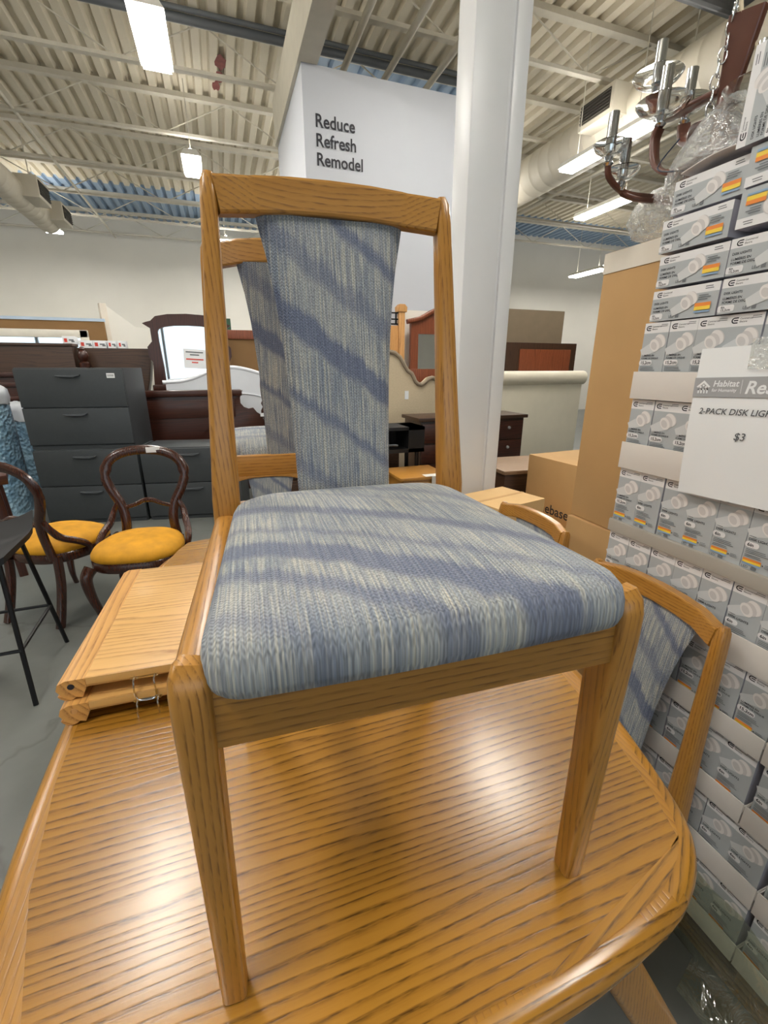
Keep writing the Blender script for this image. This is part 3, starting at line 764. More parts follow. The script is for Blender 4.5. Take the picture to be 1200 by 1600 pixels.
for dx, dz, rr_ in ((-.45, .05, .17), (0, .3, .17), (.45, .05, .17)):
    m.poly([(hx + q * dx + q * rr_ * math.cos(a * PI / 6), hz + q * dz + q * rr_ * math.sin(a * PI / 6)) for a in range(12)], yy - .0003)
for dx in (-.72, -.24, .24, .72): m.quad(hx + q * dx - q * .13, hz - .95 * q, hx + q * dx + q * .13, hz - .2 * q, yy - .0003)
m.quad(hx - q * .85, hz - .42 * q, hx + q * .85, hz - .2 * q, yy - .0003)
m.text('Habitat', .0165, (-.069, yy - .0003, .0755), .02, .15); m.text('for Humanity', .0088, (-.070, yy - .0003, .0655), .015, .15)
m.quad(-.0145, .062, -.0138, .088, yy - .0003); m.text('ReStore', .033, (-.008, yy - .0003, .0625), .02, .2)
m.build('header_band', [signgrey, paperw], t, smooth=0)
m = MB(); m.text('2-PACK DISK LIGHTS', .0165, (-.0885, yy - .0003, .0215), .012, .18); m.build('item_text', signink, t, smooth=0); m = MB(); m.text('$3', .0205, (-.0, yy - .0003, -.026), .01, .15, 'CENTER'); m.build('price_text', signink, t, smooth=0)
m = MB(); rs = []
for i in range(9):
    for j in range(5): rs.append((-.01 + i * .013, -.0065 - .004 * abs(mnoise.noise(Vector((i * .9, j * .9, 3)))), .107 + j * .0135 + .012 * (i / 8) * (j - 2) * .2))
m.raw(rs, [(i * 5 + j, i * 5 + j + 1, i * 5 + j + 6, i * 5 + j + 5) for i in range(8) for j in range(4)]); m.build('tape', film, t, smooth=2)

# ------------------------------------------------------------------ chandeliers wrapped in plastic on top of the cartons
def cup(par, p, k=1.0, tilt=0):
    x, y, z = p
    m = MB(); m.lathe([(.008, -.03), (.013, -.024), (.008, -.018), (.011, -.010), (.006, -.004), (.006, .0)], p, 14); a = m.build('socket_stem', chrome, par)
    m = MB(); m.lathe([(.004, -.002), (.03 * k, -.004), (.05 * k, .006), (.058 * k, .018), (.054 * k, .021), (.045 * k, .011), (.02 * k, .003), (.004, .003)], p, 20); m.build('glass_dish', glassm, par, smooth=1)
    m = MB(); m.lathe([(.0, .004), (.0125, .004), (.0125, .085), (.010, .085), (.010, .02), (0, .02)], p, 16); m.build('candle_sleeve', chrome, par)
def arm(par, pts, w=.030):
    m = MB(); P = smoothpath(pts, 6); N = len(P)
    sd = (Vector(pts[-1]) - Vector(pts[0])).cross(Vector((0, 0, 1)))
    m.bar(P, (w, .012), sd, .3, 2); m.build('arm', bronze, par)
def bag(par, c, prof, n=26, sx=1, sy=1, lean=(0, 0), seed=0):
    m = MB(); rs = []
    for q, (r, z) in enumerate(prof):
        ring = []
        for j in range(n):
            a = 2 * PI * j / n; k = 1 + .22 * mnoise.noise(Vector((math.cos(a) * 2.2, math.sin(a) * 2.2, z * 14 + seed)))
            ring.append((c[0] + lean[0] * z + r * k * sx * math.cos(a), c[1] + lean[1] * z + r * k * sy * math.sin(a), c[2] + z))
        rs.append(ring)
    m.rings(rs); m.build('plastic_wrap', film, par, smooth=1.2)
t = thing('chandelier', 'bigger brown chandelier wrapped in plastic standing on the top cartons', 'chandelier', (1.07, .83, 1.776))
def rel(p): return (p[0] - 1.07, p[1] - .83, p[2] - 1.776)
m = MB(); m.lathe([(.0, 0), (.06, 0), (.065, .015), (.03, .03), (.02, .05), (.018, .15), (.012, .17), (0, .17)], (0, .02, 0), 18); m.build('body', bronze, t)
m = MB(); m.bar([(.0, .02, .14), (-.005, .012, .20), (-.012, -.0, .285)], [(.03, .02), (.042, .022), (.062, .024)], (.3, -1, 0), .15); m.build('center_strap', bronze, t)
for a in ([(1.06, .85, 1.84), (1.035, .91, 1.815), (1.03, .965, 1.845), (1.03, .982, 1.90), (1.03, .975, 1.925)],
          [(1.07, .86, 1.95), (1.09, .95, 1.965), (1.12, 1.05, 1.985), (1.125, 1.10, 2.02), (1.12, 1.09, 2.045)],
          [(1.08, .86, 1.9), (1.12, .95, 1.93), (1.17, 1.0, 1.925), (1.2, 1.05, 1.95), (1.2, 1.06, 1.99)],
          [(1.07, .82, 1.87), (1.07, .80, 1.845), (1.06, .78, 1.85), (1.05, .775, 1.87)]): arm(t, [rel(p) for p in a])
for p, k in (((1.03, .975, 1.955), 1.0), ((1.12, 1.09, 2.075), 1.0), ((1.2, 1.06, 2.02), .9), ((1.05, .775, 1.90), 1.0)): cup(t, rel(p), k)
bag(t, (.0, .03, .01), [(.01, -.008), (.07, 0), (.08, .03), (.066, .06), (.052, .09), (.042, .115), (.028, .135), (.008, .14)], sx=1, sy=1.25, lean=(.05, -.2))
m = MB()
def link(c, ang, up, L=.030):
    pts = []
    for q in range(14):
        a = 2 * PI * q / 14; u, v = .0075 * math.cos(a), L * .5 * math.sin(a)
        d = Vector((math.cos(ang), math.sin(ang), 0)) * u + Vector(up) * v; pts.append(Vector(c) + d)
    m.tube(pts, .0018, 5, closed=True)
c = Vector((-.03, .012, .30))
for q in range(16): link(c + Vector((.0003 * q, 0, .022 * q)), q % 2 * PI / 2 + .4, (0, 0, 1))
for q in range(9): link(Vector((-.028 + .004 * math.sin(q), .02 + .002 * q, .29 - .0215 * q)), q % 2 * PI / 2 + .8, (.05, .05, 1))
m.tube([c + Vector((0, 0, .34)), c + Vector((0, 0, 3.0))], .0015, 5)
m.build('chain', chrome, t, smooth=2)
m = MB(); m.tube(smoothpath([(-.03, .012, .33), (-.02, .005, .275), (.0, -.005, .25), (.012, -.02, .21), (.012, -.022, .17)], 5), .004, 6); m.build('cord', cordw, t)
m = MB(); m.tube(smoothpath([(-.05, .075, .10), (-.085, .09, .045), (-.06, .05, .03), (-.02, .02, .03)], 6), .0015, 5); m.build('cable_tie', zip_m, t)
def carton_box(par, w, d, h, mat=cardb, tp=True):
    m = MB(); m.b2((-w / 2, -d / 2, 0), (w / 2, d / 2, h), .004); b = m.build('carton_body', mat, par)
    if tp: m = MB(); m.b2((-.025, -d / 2 - .0006, h * .8), (.025, d / 2 + .0006, h + .0006)); m.build('packing_tape', cardb_l, par, smooth=0)
    return b
GT = 'tall cartons behind the lamp cartons'
t = thing('tall_carton', 'lower tall brown carton on the floor behind the lamp cartons', 'box', (1.32, 1.12, 0), R(2), GT); carton_box(t, .30, .26, .87)
t = thing('tall_carton', 'upper tall brown carton with pale flap under the smaller chandelier', 'box', (1.32, 1.12, .872), R(-2), GT); carton_box(t, .28, .25, .86)
m = MB(); m.b2((-.142, -.126, .80), (-.1405, .126, .858)); m.b2((-.14, -.1275, .80), (.14, -.126, .858)); m.build('flap', plain('carton_flap_white', (222, 214, 200), .7), t, smooth=0)
t = thing('chandelier', 'smaller brown chandelier in plastic left of the stack with two glass cups', 'chandelier', (1.29, 1.11, 1.740))
def rel2(p): return (p[0] - 1.29, p[1] - 1.11, p[2] - 1.738)
m = MB(); m.lathe([(0, 0), (.04, 0), (.04, .012), (.018, .03), (.014, .13), (0, .14)], (0, 0, 0), 16); m.build('body', bronze, t)
arm(t, [rel2(p) for p in [(1.28, 1.11, 1.84), (1.2, 1.1, 1.838), (1.08, 1.1, 1.836), (1.02, 1.1, 1.862), (1.008, 1.1, 1.892)]], .014)
arm(t, [rel2(p) for p in [(1.28, 1.10, 1.83), (1.2, 1.09, 1.825), (1.12, 1.09, 1.822), (1.075, 1.1, 1.832), (1.06, 1.1, 1.848)]], .014)
cup(t, rel2((1.008, 1.1, 1.917)), .72); cup(t, rel2((1.06, 1.1, 1.868)), .72)
bag(t, (-.05, 0, .0), [(.01, .002), (.07, .01), (.09, .05), (.08, .09), (.05, .12), (.01, .13)], seed=9)
t = thing('open_carton', 'dark brown carton behind the standing lamp carton at the top right', 'box', (1.18, .66, 1.80), R(-70)); carton_box(t, .12, .10, .10, mat=cardb_d)
tag(MB().b2 and (lambda mm: mm.build('card_sheet', tray_w, smooth=2))((lambda mm: (mm.rings([[(1.02 + .0 * i, .83 - .017 * i, 1.776 + .010 * math.sin(PI * i / 10) + d) for d in (0,)] + [(1.02, .83 - .017 * i, 1.778 + .010 * math.sin(PI * i / 10)), (.955, .83 - .017 * i, 1.778 + .012 * math.sin(PI * i / 10)), (.955, .83 - .017 * i, 1.776 + .012 * math.sin(PI * i / 10))] for i in range(11)]), mm)[1])(MB())), 'curled pale card sheet lying on the top left lamp carton', 'card sheet')

# ------------------------------------------------------------------ furniture on the left
CA = math.atan2(-.279, 1.455)
def cabinet(u, v, z, label, sticker=False):
    x = -1.642 + u * math.cos(CA) - v * math.sin(CA); y = 4.695 + u * math.sin(CA) + v * math.cos(CA)
    t = thing('file_cabinet', label, 'cabinet', (x, y, z), CA, 'charcoal lateral file cabinets')
    w, h = .87, .695
    m = MB(); m.b2((.004, .012, .0), (w - .004, .47, h), .006); m.b2((.02, .004, .0), (w - .02, .02, .03)); m.build('cabinet_body', cab_m, t)
    for q in range(2):
        z0 = .04 + q * .326
        m = MB(); m.b2((.006, -.008, z0), (w - .006, .014, z0 + .318), .004); d = m.build('drawer', cab_m, t)
        m = MB(); m.prism([(.33, z0 + .268), (.36, z0 + .256), (.47, z0 + .252), (.51, z0 + .262), (.525, z0 + .272), (.42, z0 + .266)], 'y', -.03, -.006); m.build('handle', handle_m, d)
        if sticker and q == 1:
            m = MB(); m.b2((.735, -.0095, z0 + .245), (.80, -.0085, z0 + .285)); m.mat(1)
            for k in range(14): m.b2((.742 + k * .0037, -.0098, z0 + .256), (.742 + k * .0037 + (.0012 if k % 3 else .002), -.0094, z0 + .275))
            m.build('price_label', [paperw, ink], d, smooth=0)
    return t
cabinet(0, 0, 0, 'charcoal two-drawer file cabinet at bottom left of the three')
cabinet(.885, .0, 0, 'charcoal two-drawer file cabinet at bottom right, behind the yellow seat chair')
cabinet(-.015, .03, .697, 'charcoal two-drawer file cabinet stacked on top with a white barcode label', True)
# bubble wrapped rolls
for x, y, r, h, lab in ((-2.12, 4.95, .30, 1.25, 'pale blue bubble-wrapped roll standing at the left edge of the photo'), (-2.06, 5.52, .2, 1.06, 'shorter blue wrapped roll standing between the front roll and the file cabinets')):
    t = thing('wrapped_roll', lab, 'roll', (x, y, 0), 0, 'wrapped rolls')
    m = MB(); m.lathe([(r * .9, 0), (r, .03), (r * 1.01, .2), (r, h * .6), (r * .985, h - .16)], n=32); m.build('roll', bubble, t)
    m = MB(); rs = []
    for q, (k, z) in enumerate(((1.0, h - .17), (1.02, h - .10), (.99, h - .03), (.8, h), (.4, h - .01), (.02, h - .02))):
        rs.append([(r * k * (1 + .03 * math.sin(j * 3.1 + q)) * math.cos(2 * PI * j / 32), r * k * (1 + .03 * math.sin(j * 2.3 + q * 2)) * math.sin(2 * PI * j / 32), z + .015 * math.sin(j * 1.7 + q)) for j in range(32)])
    m.rings(rs); m.build('plastic_cap', plain('plastic_cap_grey', (196, 200, 206), .3, var=.08), t, smooth=1.2)
    m = MB(); m.lathe([(r * 1.06, 0), (r * 1.1, .03), (r * 1.04, .09), (r * .98, .1)], n=32); m.build('plastic_skirt', film, t)
# yellow velvet balloon-back chairs
def balloon_chair(label, loc, rz, tag_on):
    t = thing('balloon_back_chair', label, 'chair', loc, rz, 'yellow velvet balloon-back chairs')
    base = []
    for j in range(36):
        a = 2 * PI * j / 36; c, s_ = math.cos(a), math.sin(a); e = .72
        x = (abs(c) ** e) * (1 if c > 0 else -1); y = (abs(s_) ** e) * (1 if s_ > 0 else -1)
        base.append((x * (.235 - .035 * (y > 0) * y), y * .225))
    def rg(f, z): return [(x * f, y * f, z) for x, y in base]
    m = MB(); m.rings([rg(.97, .35), rg(1.0, .36), rg(1.0, .395), rg(.97, .405)]); m.build('seat_frame', chairdark, t)
    m = MB(); m.rings([rg(.96, .402), rg(1.0, .412), rg(.99, .43), rg(.93, .452), rg(.8, .47), rg(.6, .483), rg(.35, .491), rg(.05, .494)]); m.build('seat', yellowv, t, smooth=1.4)
    for s_ in (-1, 1):
        m = MB(); m.tube(smoothpath([(s_ * .195, -.185, .38), (s_ * .215, -.215, .33), (s_ * .208, -.21, .22), (s_ * .19, -.19, .10), (s_ * .198, -.205, .03), (s_ * .205, -.218, 0)], 5), [.034 - .019 * min(1, q / 18) for q in range(26)], 10); m.build('leg', chairdark, t)
        m = MB(); m.bar(smoothpath([(s_ * .165, .195, .40), (s_ * .168, .21, .25), (s_ * .172, .25, .1), (s_ * .175, .285, 0)], 4), (.038, .042), (1, 0, 0), .3); m.build('leg', chairdark, t)
        m = MB(); m.tube(smoothpath([(s_ * .165, .235, .63), (s_ * .195, .225, .57), (s_ * .212, .185, .51), (s_ * .235, .12, .47), (s_ * .245, .06, .425), (s_ * .235, .05, .38)], 5), [.014 + .006 * math.sin(q / 25 * PI) for q in range(26)], 8); m.build('side_brace', chairdark, t)
    P = [(-.15, .205, .38), (-.135, .215, .50), (-.15, .232, .60), (-.20, .25, .70), (-.222, .262, .78), (-.195, .278, .86), (-.12, .288, .908), (0, .292, .925)]
    P = P + [(-x, y, z) for x, y, z in P[::-1][1:]]
    sp = smoothpath(P, 6); N = len(sp)
    m = MB(); m.tube(sp, [(.019, .028 + .005 * math.sin(q * 1.0) * (1 if .28 < q / N < .34 or .66 < q / N < .72 else 0)) for q in range(N)], 10); m.build('back_loop', chairdark, t)
    m = MB(); m.tube(smoothpath([(-.145, .226, .585), (-.08, .235, .60), (-.03, .24, .622), (0, .24, .626), (.03, .24, .622), (.08, .235, .60), (.145, .226, .585)], 5), [.012 + .004 * (1 - abs(q - 15) / 15) for q in range(31)], 8); m.build('cross_rail', chairdark, t)
    if tag_on:
        m = MB(); m.box((.06, .272, .925), (.075, .004, .032), rz=.1); m.build('paper_tag', paperw, t, smooth=0)
    return t
balloon_chair('yellow velvet balloon-back chair facing us with a paper tag on its back', (-.53, 2.68, 0), R(-9), True)
balloon_chair('yellow velvet balloon-back chair turned away behind the black stool', (-1.0, 2.97, 0), R(150), False)
# black counter stool
t = thing('counter_stool', 'black counter stool with thin metal legs at the left edge', 'stool', (-1.11, 2.22, 0), R(2))
m = MB(); rs = []
for q in range(9):
    v = q / 8; ring = []
    for j in range(13):
        u = -1 + j / 6; ring.append((u * .215, -.2 + .4 * v, .625 + .05 * abs(u) ** 2.5 + .08 * max(0, (v - .8) / .2) ** 2))
    for j in range(12, -1, -1):
        u = -1 + j / 6; ring.append((u * .21, -.2 + .4 * v, .595 + .05 * abs(u) ** 2.5 + .08 * max(0, (v - .8) / .2) ** 2))
    rs.append(ring)
m.rings(rs); m.build('seat', blackm, t, smooth=1)
for sx in (-1, 1):
    for sy in (-1, 1):
        m = MB(); m.tube([(sx * .165, sy * .13, .615), (sx * .20, sy * .25, 0)], .0105, 8); m.build('leg', blackmetal, t)
    m = MB(); m.tube([(sx * .187, -.206, .25), (sx * .187, .206, .25)], .008, 8); m.build('stretcher', blackmetal, t)
    m = MB(); m.tube([(-.187, sx * .206, .25), (.187, sx * .206, .25)], .008, 8); m.build('stretcher', blackmetal, t)
t = thing('side_table', 'dark red wooden table whose corner shows behind the stool at the left', 'table', (-2.05, 3.55, 0), R(20))
m = MB(); m.b2((-.6, -.28, .66), (.6, .28, .72), .006); m.build('tabletop', mahog['x'], t)
for sx in (-1, 1):
    for sy in (-1, 1): m = MB(); m.bar([(sx * .52, sy * .22, .66), (sx * .55, sy * .24, 0)], (.05, .05), (1, 0, 0), .2); m.build('leg', mahog['z'], t)
# headboards and boards along the back
def slab(name, label, cat, x0, x1, y0, y1, z1, mat, bev=.006, rz=0):
    t = thing(name, label, cat, ((x0 + x1) / 2, y0, 0), rz); w = (x1 - x0) / 2
    m = MB(); m.b2((-w, 0, 0), (w, y1 - y0, z1), bev); m.build('board', mat, t); return t
t = slab('headboard', 'plain dark brown headboard at far left behind the file cabinets', 'headboard', -2.8, -1.50, 6.0, 6.22, 1.615, brown['x'])
m = MB(); m.b2((-.66, -.012, 1.615), (.66, .23, 1.645), .006); m.build('cap_rail', brown['x'], t)
t = thing('headboard', 'darker brown headboard with a sloping right end beside the dresser mirror', 'headboard', (-1.1, 6.12, 0))
m = MB(); m.prism([(-.38, 0), (.16, 0), (.2, .9), (.30, 1.25), (.37, 1.605), (-.38, 1.605)], 'y', 0, .24, .006); m.build('board', brown['x'], t)
m = MB(); m.lathe([(.03, 0), (.035, .9), (.05, 1.4), (.055, 1.44), (.03, 1.46), (.045, 1.48), (.055, 1.52), (.045, 1.56), (.025, 1.575), (.03, 1.59), (.02, 1.61), (0, 1.615)], (-.315, -.1, 0), 16); m.build('bed_post', mahog['z'], t)
t = thing('footboard', 'dark red sleigh footboard with ledges at the far left', 'footboard', (-2.3, 5.82, 0))
m = MB(); m.b2((-.75, 0, 0), (.55, .06, 1.30), .006); m.build('panel', mahog['x'], t)
for z in (1.06, 1.2, 1.30): m = MB(); m.b2((-.76, -.03, z), (.56, .08, z + .05), .02); m.build('ledge', mahog['x'], t)
t = thing('framed_mirror', 'white framed mirror leaning behind the dark headboard at far left', 'mirror', (-2.15, 6.7, 0))
m = MB()
for a, b in (((-.75, 0, 0), (-.66, .05, 1.83)), ((.58, 0, 0), (.67, .05, 1.83)), ((-.75, 0, 1.74), (.67, .05, 1.83)), ((-.75, 0, 0), (.67, .05, .09))): m.b2(a, b, .008)
m.build('frame', plain('mirror_frame_white', (232, 226, 212), .5), t); m = MB(); m.b2((-.67, .02, .08), (.59, .03, 1.75)); m.build('mirror_glass', mirror, t, smooth=0)
t = slab('panel_board', 'brown fibre panel with a pale top edge behind the white framed mirror', 'panel', -2.9, -1.34, 7.0, 7.04, 1.96, cardb_d, 0)
m = MB(); m.b2((-.79, -.01, 1.955), (.79, .045, 1.99)); m.build('edge_strip', plain('pale_blue_strip', (186, 204, 222), .5), t, smooth=0)
t = thing('door_leaf', 'white door leaf standing on edge beyond the brown headboards', 'door', (-1.36, 7.25, 0), R(24))
m = MB(); m.prism([(0, 0), (.9, 0), (.9, 1.9), (.35, 1.93), (.0, 2.2)], 'y', 0, .05, .004); m.build('panel', white, t)
m = MB(); m.b2((-.05, -.02, 0), (.03, .06, 2.2), .004); m.build('edge_post', plain('door_edge_offwhite', (232, 222, 206), .6), t)
for q, (x, w, z) in enumerate(((-1.56, .12, 1.645), (-1.405, .13, 1.606), (-1.265, .13, 1.606), (-1.145, .085, 1.606), (-1.04, .08, 1.606))):
    t = thing('small_carton', 'small white printed box, %s of five lined up on the brown headboards' % ORD[q], 'box', (x, 6.24, z), R(3 * (q % 2)), 'small white boxes on the headboards')
    m = MB(); m.b2((-w / 2, -.07, 0), (w / 2, .07, .082), .002); m.build('carton_body', paperw, t)
    m = MB(); m.mat(0).quad(-w * .36, .02, -w * .12, .06, -.0706); m.mat(1).quad(.02 * w, .035, .4 * w, .05, -.0706); m.mat(1).quad(.2 * w, .02, .45 * w, .035, -.0707); m.build('front_print', [inkr, inkg], t, smooth=0)
# dresser mirror
t = thing('dresser_mirror', 'dark carved dresser mirror with a taped paper notice', 'mirror', (-.30, 6.0, 0))
oc = [(-.44, 1.2), (-.42, 1.45), (-.455, 1.52), (-.455, 1.62), (-.40, 1.68), (-.40, 1.82), (-.475, 1.87), (-.44, 1.885), (-.385, 1.90), (-.33, 1.95), (-.2, 1.975), (0, 1.985)]
ic = [(-.31, 1.2), (-.31, 1.4), (-.315, 1.5), (-.32, 1.6), (-.325, 1.68), (-.325, 1.78), (-.32, 1.80), (-.31, 1.815), (-.29, 1.825), (-.25, 1.84), (-.15, 1.855), (0, 1.86)]
for s_ in (-1, 1):
    m = MB(); n = len(oc); vs = []
    for (a, b), (c, d) in zip(oc, ic): vs += [(s_ * a, 0, b), (s_ * c, 0, d), (s_ * a, .06, b), (s_ * c, .06, d)]
    fs = []
    for i in range(n - 1):
        k = 4 * i; fs += [(k, k + 1, k + 5, k + 4), (k + 2, k + 6, k + 7, k + 3), (k, k + 4, k + 6, k + 2), (k + 1, k + 3, k + 7, k + 5)]
    m.raw(vs, fs); m.build('frame', mahog['z'], t, smooth=.5)
m = MB(); m.b2((-.46, -.03, 1.12), (.46, .09, 1.2), .012); m.build('base_rail', mahog['x'], t)
m = MB(); m.b2((-.42, -.05, 0), (.42, .32, 1.12), .01); m.build('dresser_body', mahog['x'], t)
m = MB(); m.poly([(-.33, 1.19), (.33, 1.19), (.33, 1.8), (.25, 1.845), (0, 1.865), (-.25, 1.845), (-.33, 1.8)], .03); m.build('mirror_glass', mirror, t, smooth=0)
t = thing('paper_notice', 'white paper notice with red lines taped on the dresser mirror', 'notice', (-.265, 5.985, 1.50), 0)
t.rotation_euler = (0, R(3), 0)
m = MB(); m.b2((-.12, 0, -.115), (.12, .002, .10)); m.build('sheet', paperw, t, smooth=0)
m = MB()
for q, (z, w, i) in enumerate(((.06, .19, 0), (.03, .1, 0), (-.02, .19, 1), (-.055, .07, 1))): m.mat(i).quad(-w / 2, z, w / 2, z + .014, -.001)
m.build('print', [inkg, inkr], t, smooth=0)
slab('green_panel', 'dark green board standing behind the dresser mirror', 'panel', -.53, .2, 6.65, 6.69, 2.01, greenp, 0)
t = slab('framed_cardboard', 'big flat cardboard in a reddish wood frame behind the white headboard', 'panel', -.02, .95, 6.35, 6.42, 1.78, cardb_d, 0)
m = MB(); m.b2((-.5, -.02, 1.74), (.5, .09, 1.85), .006); m.build('top_rail', pine, t)
m = MB()
for z in (1.66, 1.635, 1.61): m.quad(.0, z, .22, z + .012, -.001)
m.build('print', inkg, t, smooth=0)
t = thing('headboard', 'white arched headboard between the dresser mirror and the mahogany one', 'headboard', (.10, 5.7, 0))
tp = [(-.72, 1.235), (-.60, 1.24), (-.5, 1.25), (-.4, 1.275), (-.3, 1.315), (-.2, 1.355), (-.1, 1.385), (0, 1.395), (.1, 1.39), (.2, 1.37), (.32, 1.335), (.45, 1.29), (.6, 1.25), (.72, 1.24)]
m = MB(); m.prism([(-.69, 0), (.69, 0), (.69, 1.24)] + tp[1:-1][::-1] + [(-.69, 1.23)], 'y', 0, .045); m.build('panel', whitelac, t, smooth=.5)
m = MB(); m.tube([(x, .015, z) for x, z in smoothpath([(a, 0, b) for a, b in tp], 3) and [(p.x, p.z) for p in smoothpath([(a, 0, b) for a, b in tp], 3)]], .024, 10); m.build('top_molding', whitelac, t)
m = MB(); m.tube(smoothpath([(-.45, -.004, .95), (-.2, -.004, 1.06), (.1, -.004, 1.10), (.35, -.004, 1.06), (.6, -.004, .95)], 6), .008, 8); m.build('arch_bead', whitelac, t)
t = thing('headboard', 'dark mahogany headboard with a scrolled right end and turned post', 'headboard', (-.2, 5.42, 0))
pr = [(-.75, 0), (.62, 0), (.62, .86), (.56, .90), (.52, .955), (.47, .945), (.42, .965), (.385, 1.01), (.385, 1.07), (.40, 1.11), (.42, 1.15), (-.75, 1.15)]
m = MB(); m.prism(pr, 'y', 0, .05, .006); m.build('panel', mahog['x'], t)
m = MB(); m.b2((-.76, -.03, 1.09), (.41, .07, 1.16), .02); m.build('top_molding', mahog['x'], t)
m = MB(); m.b2((-.7, -.012, .86), (.32, .0, 1.05), .006); m.build('frieze', mahog['x'], t)
m = MB(); m.lathe([(.03, 0), (.035, .6), (.028, .66), (.045, .70), (.03, .73), (.045, .77), (.048, .80), (.03, .83), (.05, .87), (.05, .92), (.028, .96), (.045, 1.0), (.03, 1.03), (.036, 1.08), (.04, 1.2), (.03, 1.33), (.02, 1.40), (.012, 1.43), (0, 1.435)], (.655, .02, 0), 16); m.build('bed_post', mahog['z'], t)
m = MB(); m.b2((.59, -.035, .855), (.69, -.031, .895)); m.build('paper_tag', paperw, t, smooth=0)

# ------------------------------------------------------------------ furniture on the right
t = thing('bed_headboard', 'light oak headboard with a square-capped post and black metal grille', 'headboard', (1.6, 4.98, 0))
m = MB(); m.b2((-.45, 0, 0), (.335, .04, 1.84), .005); m.build('panel', lightoak, t)
m = MB(); m.b2((.335, -.02, 0), (.405, .05, 1.98), .005); m.prism([(.315, 1.98), (.425, 1.98), (.43, 2.03), (.40, 2.06), (.34, 2.06), (.31, 2.03)], 'y', -.03, .06, .006); m.build('post', lightoak, t)
m = MB()
for z in (1.85, 1.90, 1.965): m.b2((-.45, .01, z), (.335, .03, z + .014))
for q in range(9): m.b2((-.4 + q * .088, .01, 1.85), (-.386 + q * .088, .03, 1.97))
m.build('grille', blackmetal, t, smooth=0)
t = thing('headboard', 'beige linen headboard with a scalloped piped top', 'headboard', (1.42, 4.68, 0))
hb = [(0, 1.57), (.28, 1.57), (.36, 1.555), (.42, 1.51), (.465, 1.44), (.51, 1.375), (.56, 1.345), (.585, 1.30), (.605, 1.26), (.635, 1.235), (.67, 1.225), (.71, 1.245), (.755, 1.285), (.80, 1.30), (.85, 1.285), (.89, 1.235), (.92, 1.17)]
full = [(-a, b) for a, b in hb[::-1]] + hb[1:]
m = MB(); m.prism([(-.92, .25)] + [(.92, .25)][:0] + full + [(.92, .25)], 'y', 0, .07, .004); m.build('panel', beige, t, smooth=.5)
m = MB(); m.tube([(a, -.005, b - .012) for a, b in full], .022, 8); m.build('piping', beige_trim, t)
m = MB(); m.b2((.48, -.006, 1.06), (.525, -.001, 1.15)); m.build('paper_tag', paperw, t, smooth=0)
for s_ in (-1, 1): m = MB(); m.b2((s_ * .8 - .03, .01, 0), (s_ * .8 + .03, .06, .26)); m.build('leg', beige_trim, t)
t = thing('pine_mirror', 'reddish pine dresser mirror with an arched top beside the white pillar', 'mirror', (2.42, 4.98, 0))
m = MB(); m.prism([(-.33, 1.2), (-.24, 1.2), (-.24, 1.76), (.24, 1.76), (.24, 1.2), (.33, 1.2), (.33, 1.9), (.2, 1.93), (0, 2.03), (-.2, 1.93), (-.33, 1.9)], 'y', 0, .05); m.build('frame', pine, t, smooth=0)
m = MB(); m.bar([(-.38, 0, 1.885), (-.22, 0, 1.92), (-.1, 0, 1.985), (0, 0, 2.03), (.1, 0, 1.985), (.22, 0, 1.92), (.38, 0, 1.885)], (.06, .05), (0, 1, 0), .3); m.build('cornice', pine, t)
m = MB(); m.b2((-.245, .02, 1.38), (.245, .03, 1.77)); m.build('mirror_glass', mirror, t, smooth=0)
m = MB(); m.b2((-.36, -.02, 1.15), (.36, .06, 1.38), .005); m.build('lower_rail', pine, t)
m = MB(); m.b2((-.4, .01, 0), (.4, .12, 1.15), .005); m.build('dresser_body', pine, t)
slab('white_panel', 'tall white panel leaning on the wall behind the pine mirror', 'panel', 2.02, 2.9, 5.12, 5.15, 2.02, white, 0)
t = thing('dresser', 'long dark brown dresser with nickel knobs passing behind the white pillar', 'dresser', (2.40, 4.0, 0))
m = MB(); m.b2((-.60, .01, 0), (.60, .42, .89), .006); m.build('dresser_body', brown['x'], t)
m = MB(); m.b2((-.63, -.02, .89), (.63, .44, .925), .006); m.build('dresser_top', brown['x'], t)
for r in range(4):
    for c in range(2):
        x0 = -.59 + c * .595; z0 = .06 + r * .205
        m = MB(); m.b2((x0, -.012, z0), (x0 + .575, .012, z0 + .19), .005); d = m.build('drawer', mahog['x'], t)
        for kx in (.17, .40):
            m = MB(); m.lathe([(0, 0), (.016, .004), (.014, .02), (0, .022)], (0, 0, 0), 12); k = m.build('knob', silver, d); k.rotation_euler = (PI / 2, 0, 0); k.location = (x0 + kx, -.012, z0 + .12)
t = thing('low_dresser', 'brown paneled low dresser with drawers seen behind the chair back', 'dresser', (.98, 3.75, 0))
m = MB(); m.b2((-.56, .01, 0), (.5, .42, .70), .006); m.b2((-.58, -.02, .70), (.52, .44, .735), .006); m.build('dresser_body', brown['x'], t)
for r in range(3):
    for c in range(2):
        x0 = -.54 + c * .52; z0 = .05 + r * .215
        m = MB(); m.b2((x0, -.012, z0), (x0 + .5, .012, z0 + .2), .005); m.b2((x0 + .03, -.018, z0 + .03), (x0 + .47, -.008, z0 + .17), .006); d = m.build('drawer', brown['x'], t)
        m = MB(); m.lathe([(0, 0), (.016, .004), (.014, .02), (0, .022)], (0, 0, 0), 12); k = m.build('knob', silver, d); k.rotation_euler = (PI / 2, 0, 0); k.location = (x0 + .33, -.018, z0 + .1)
t = thing('side_cubby', 'black open-front bedside table on thin legs before the brown dresser', 'side table', (1.18, 3.3, 0))
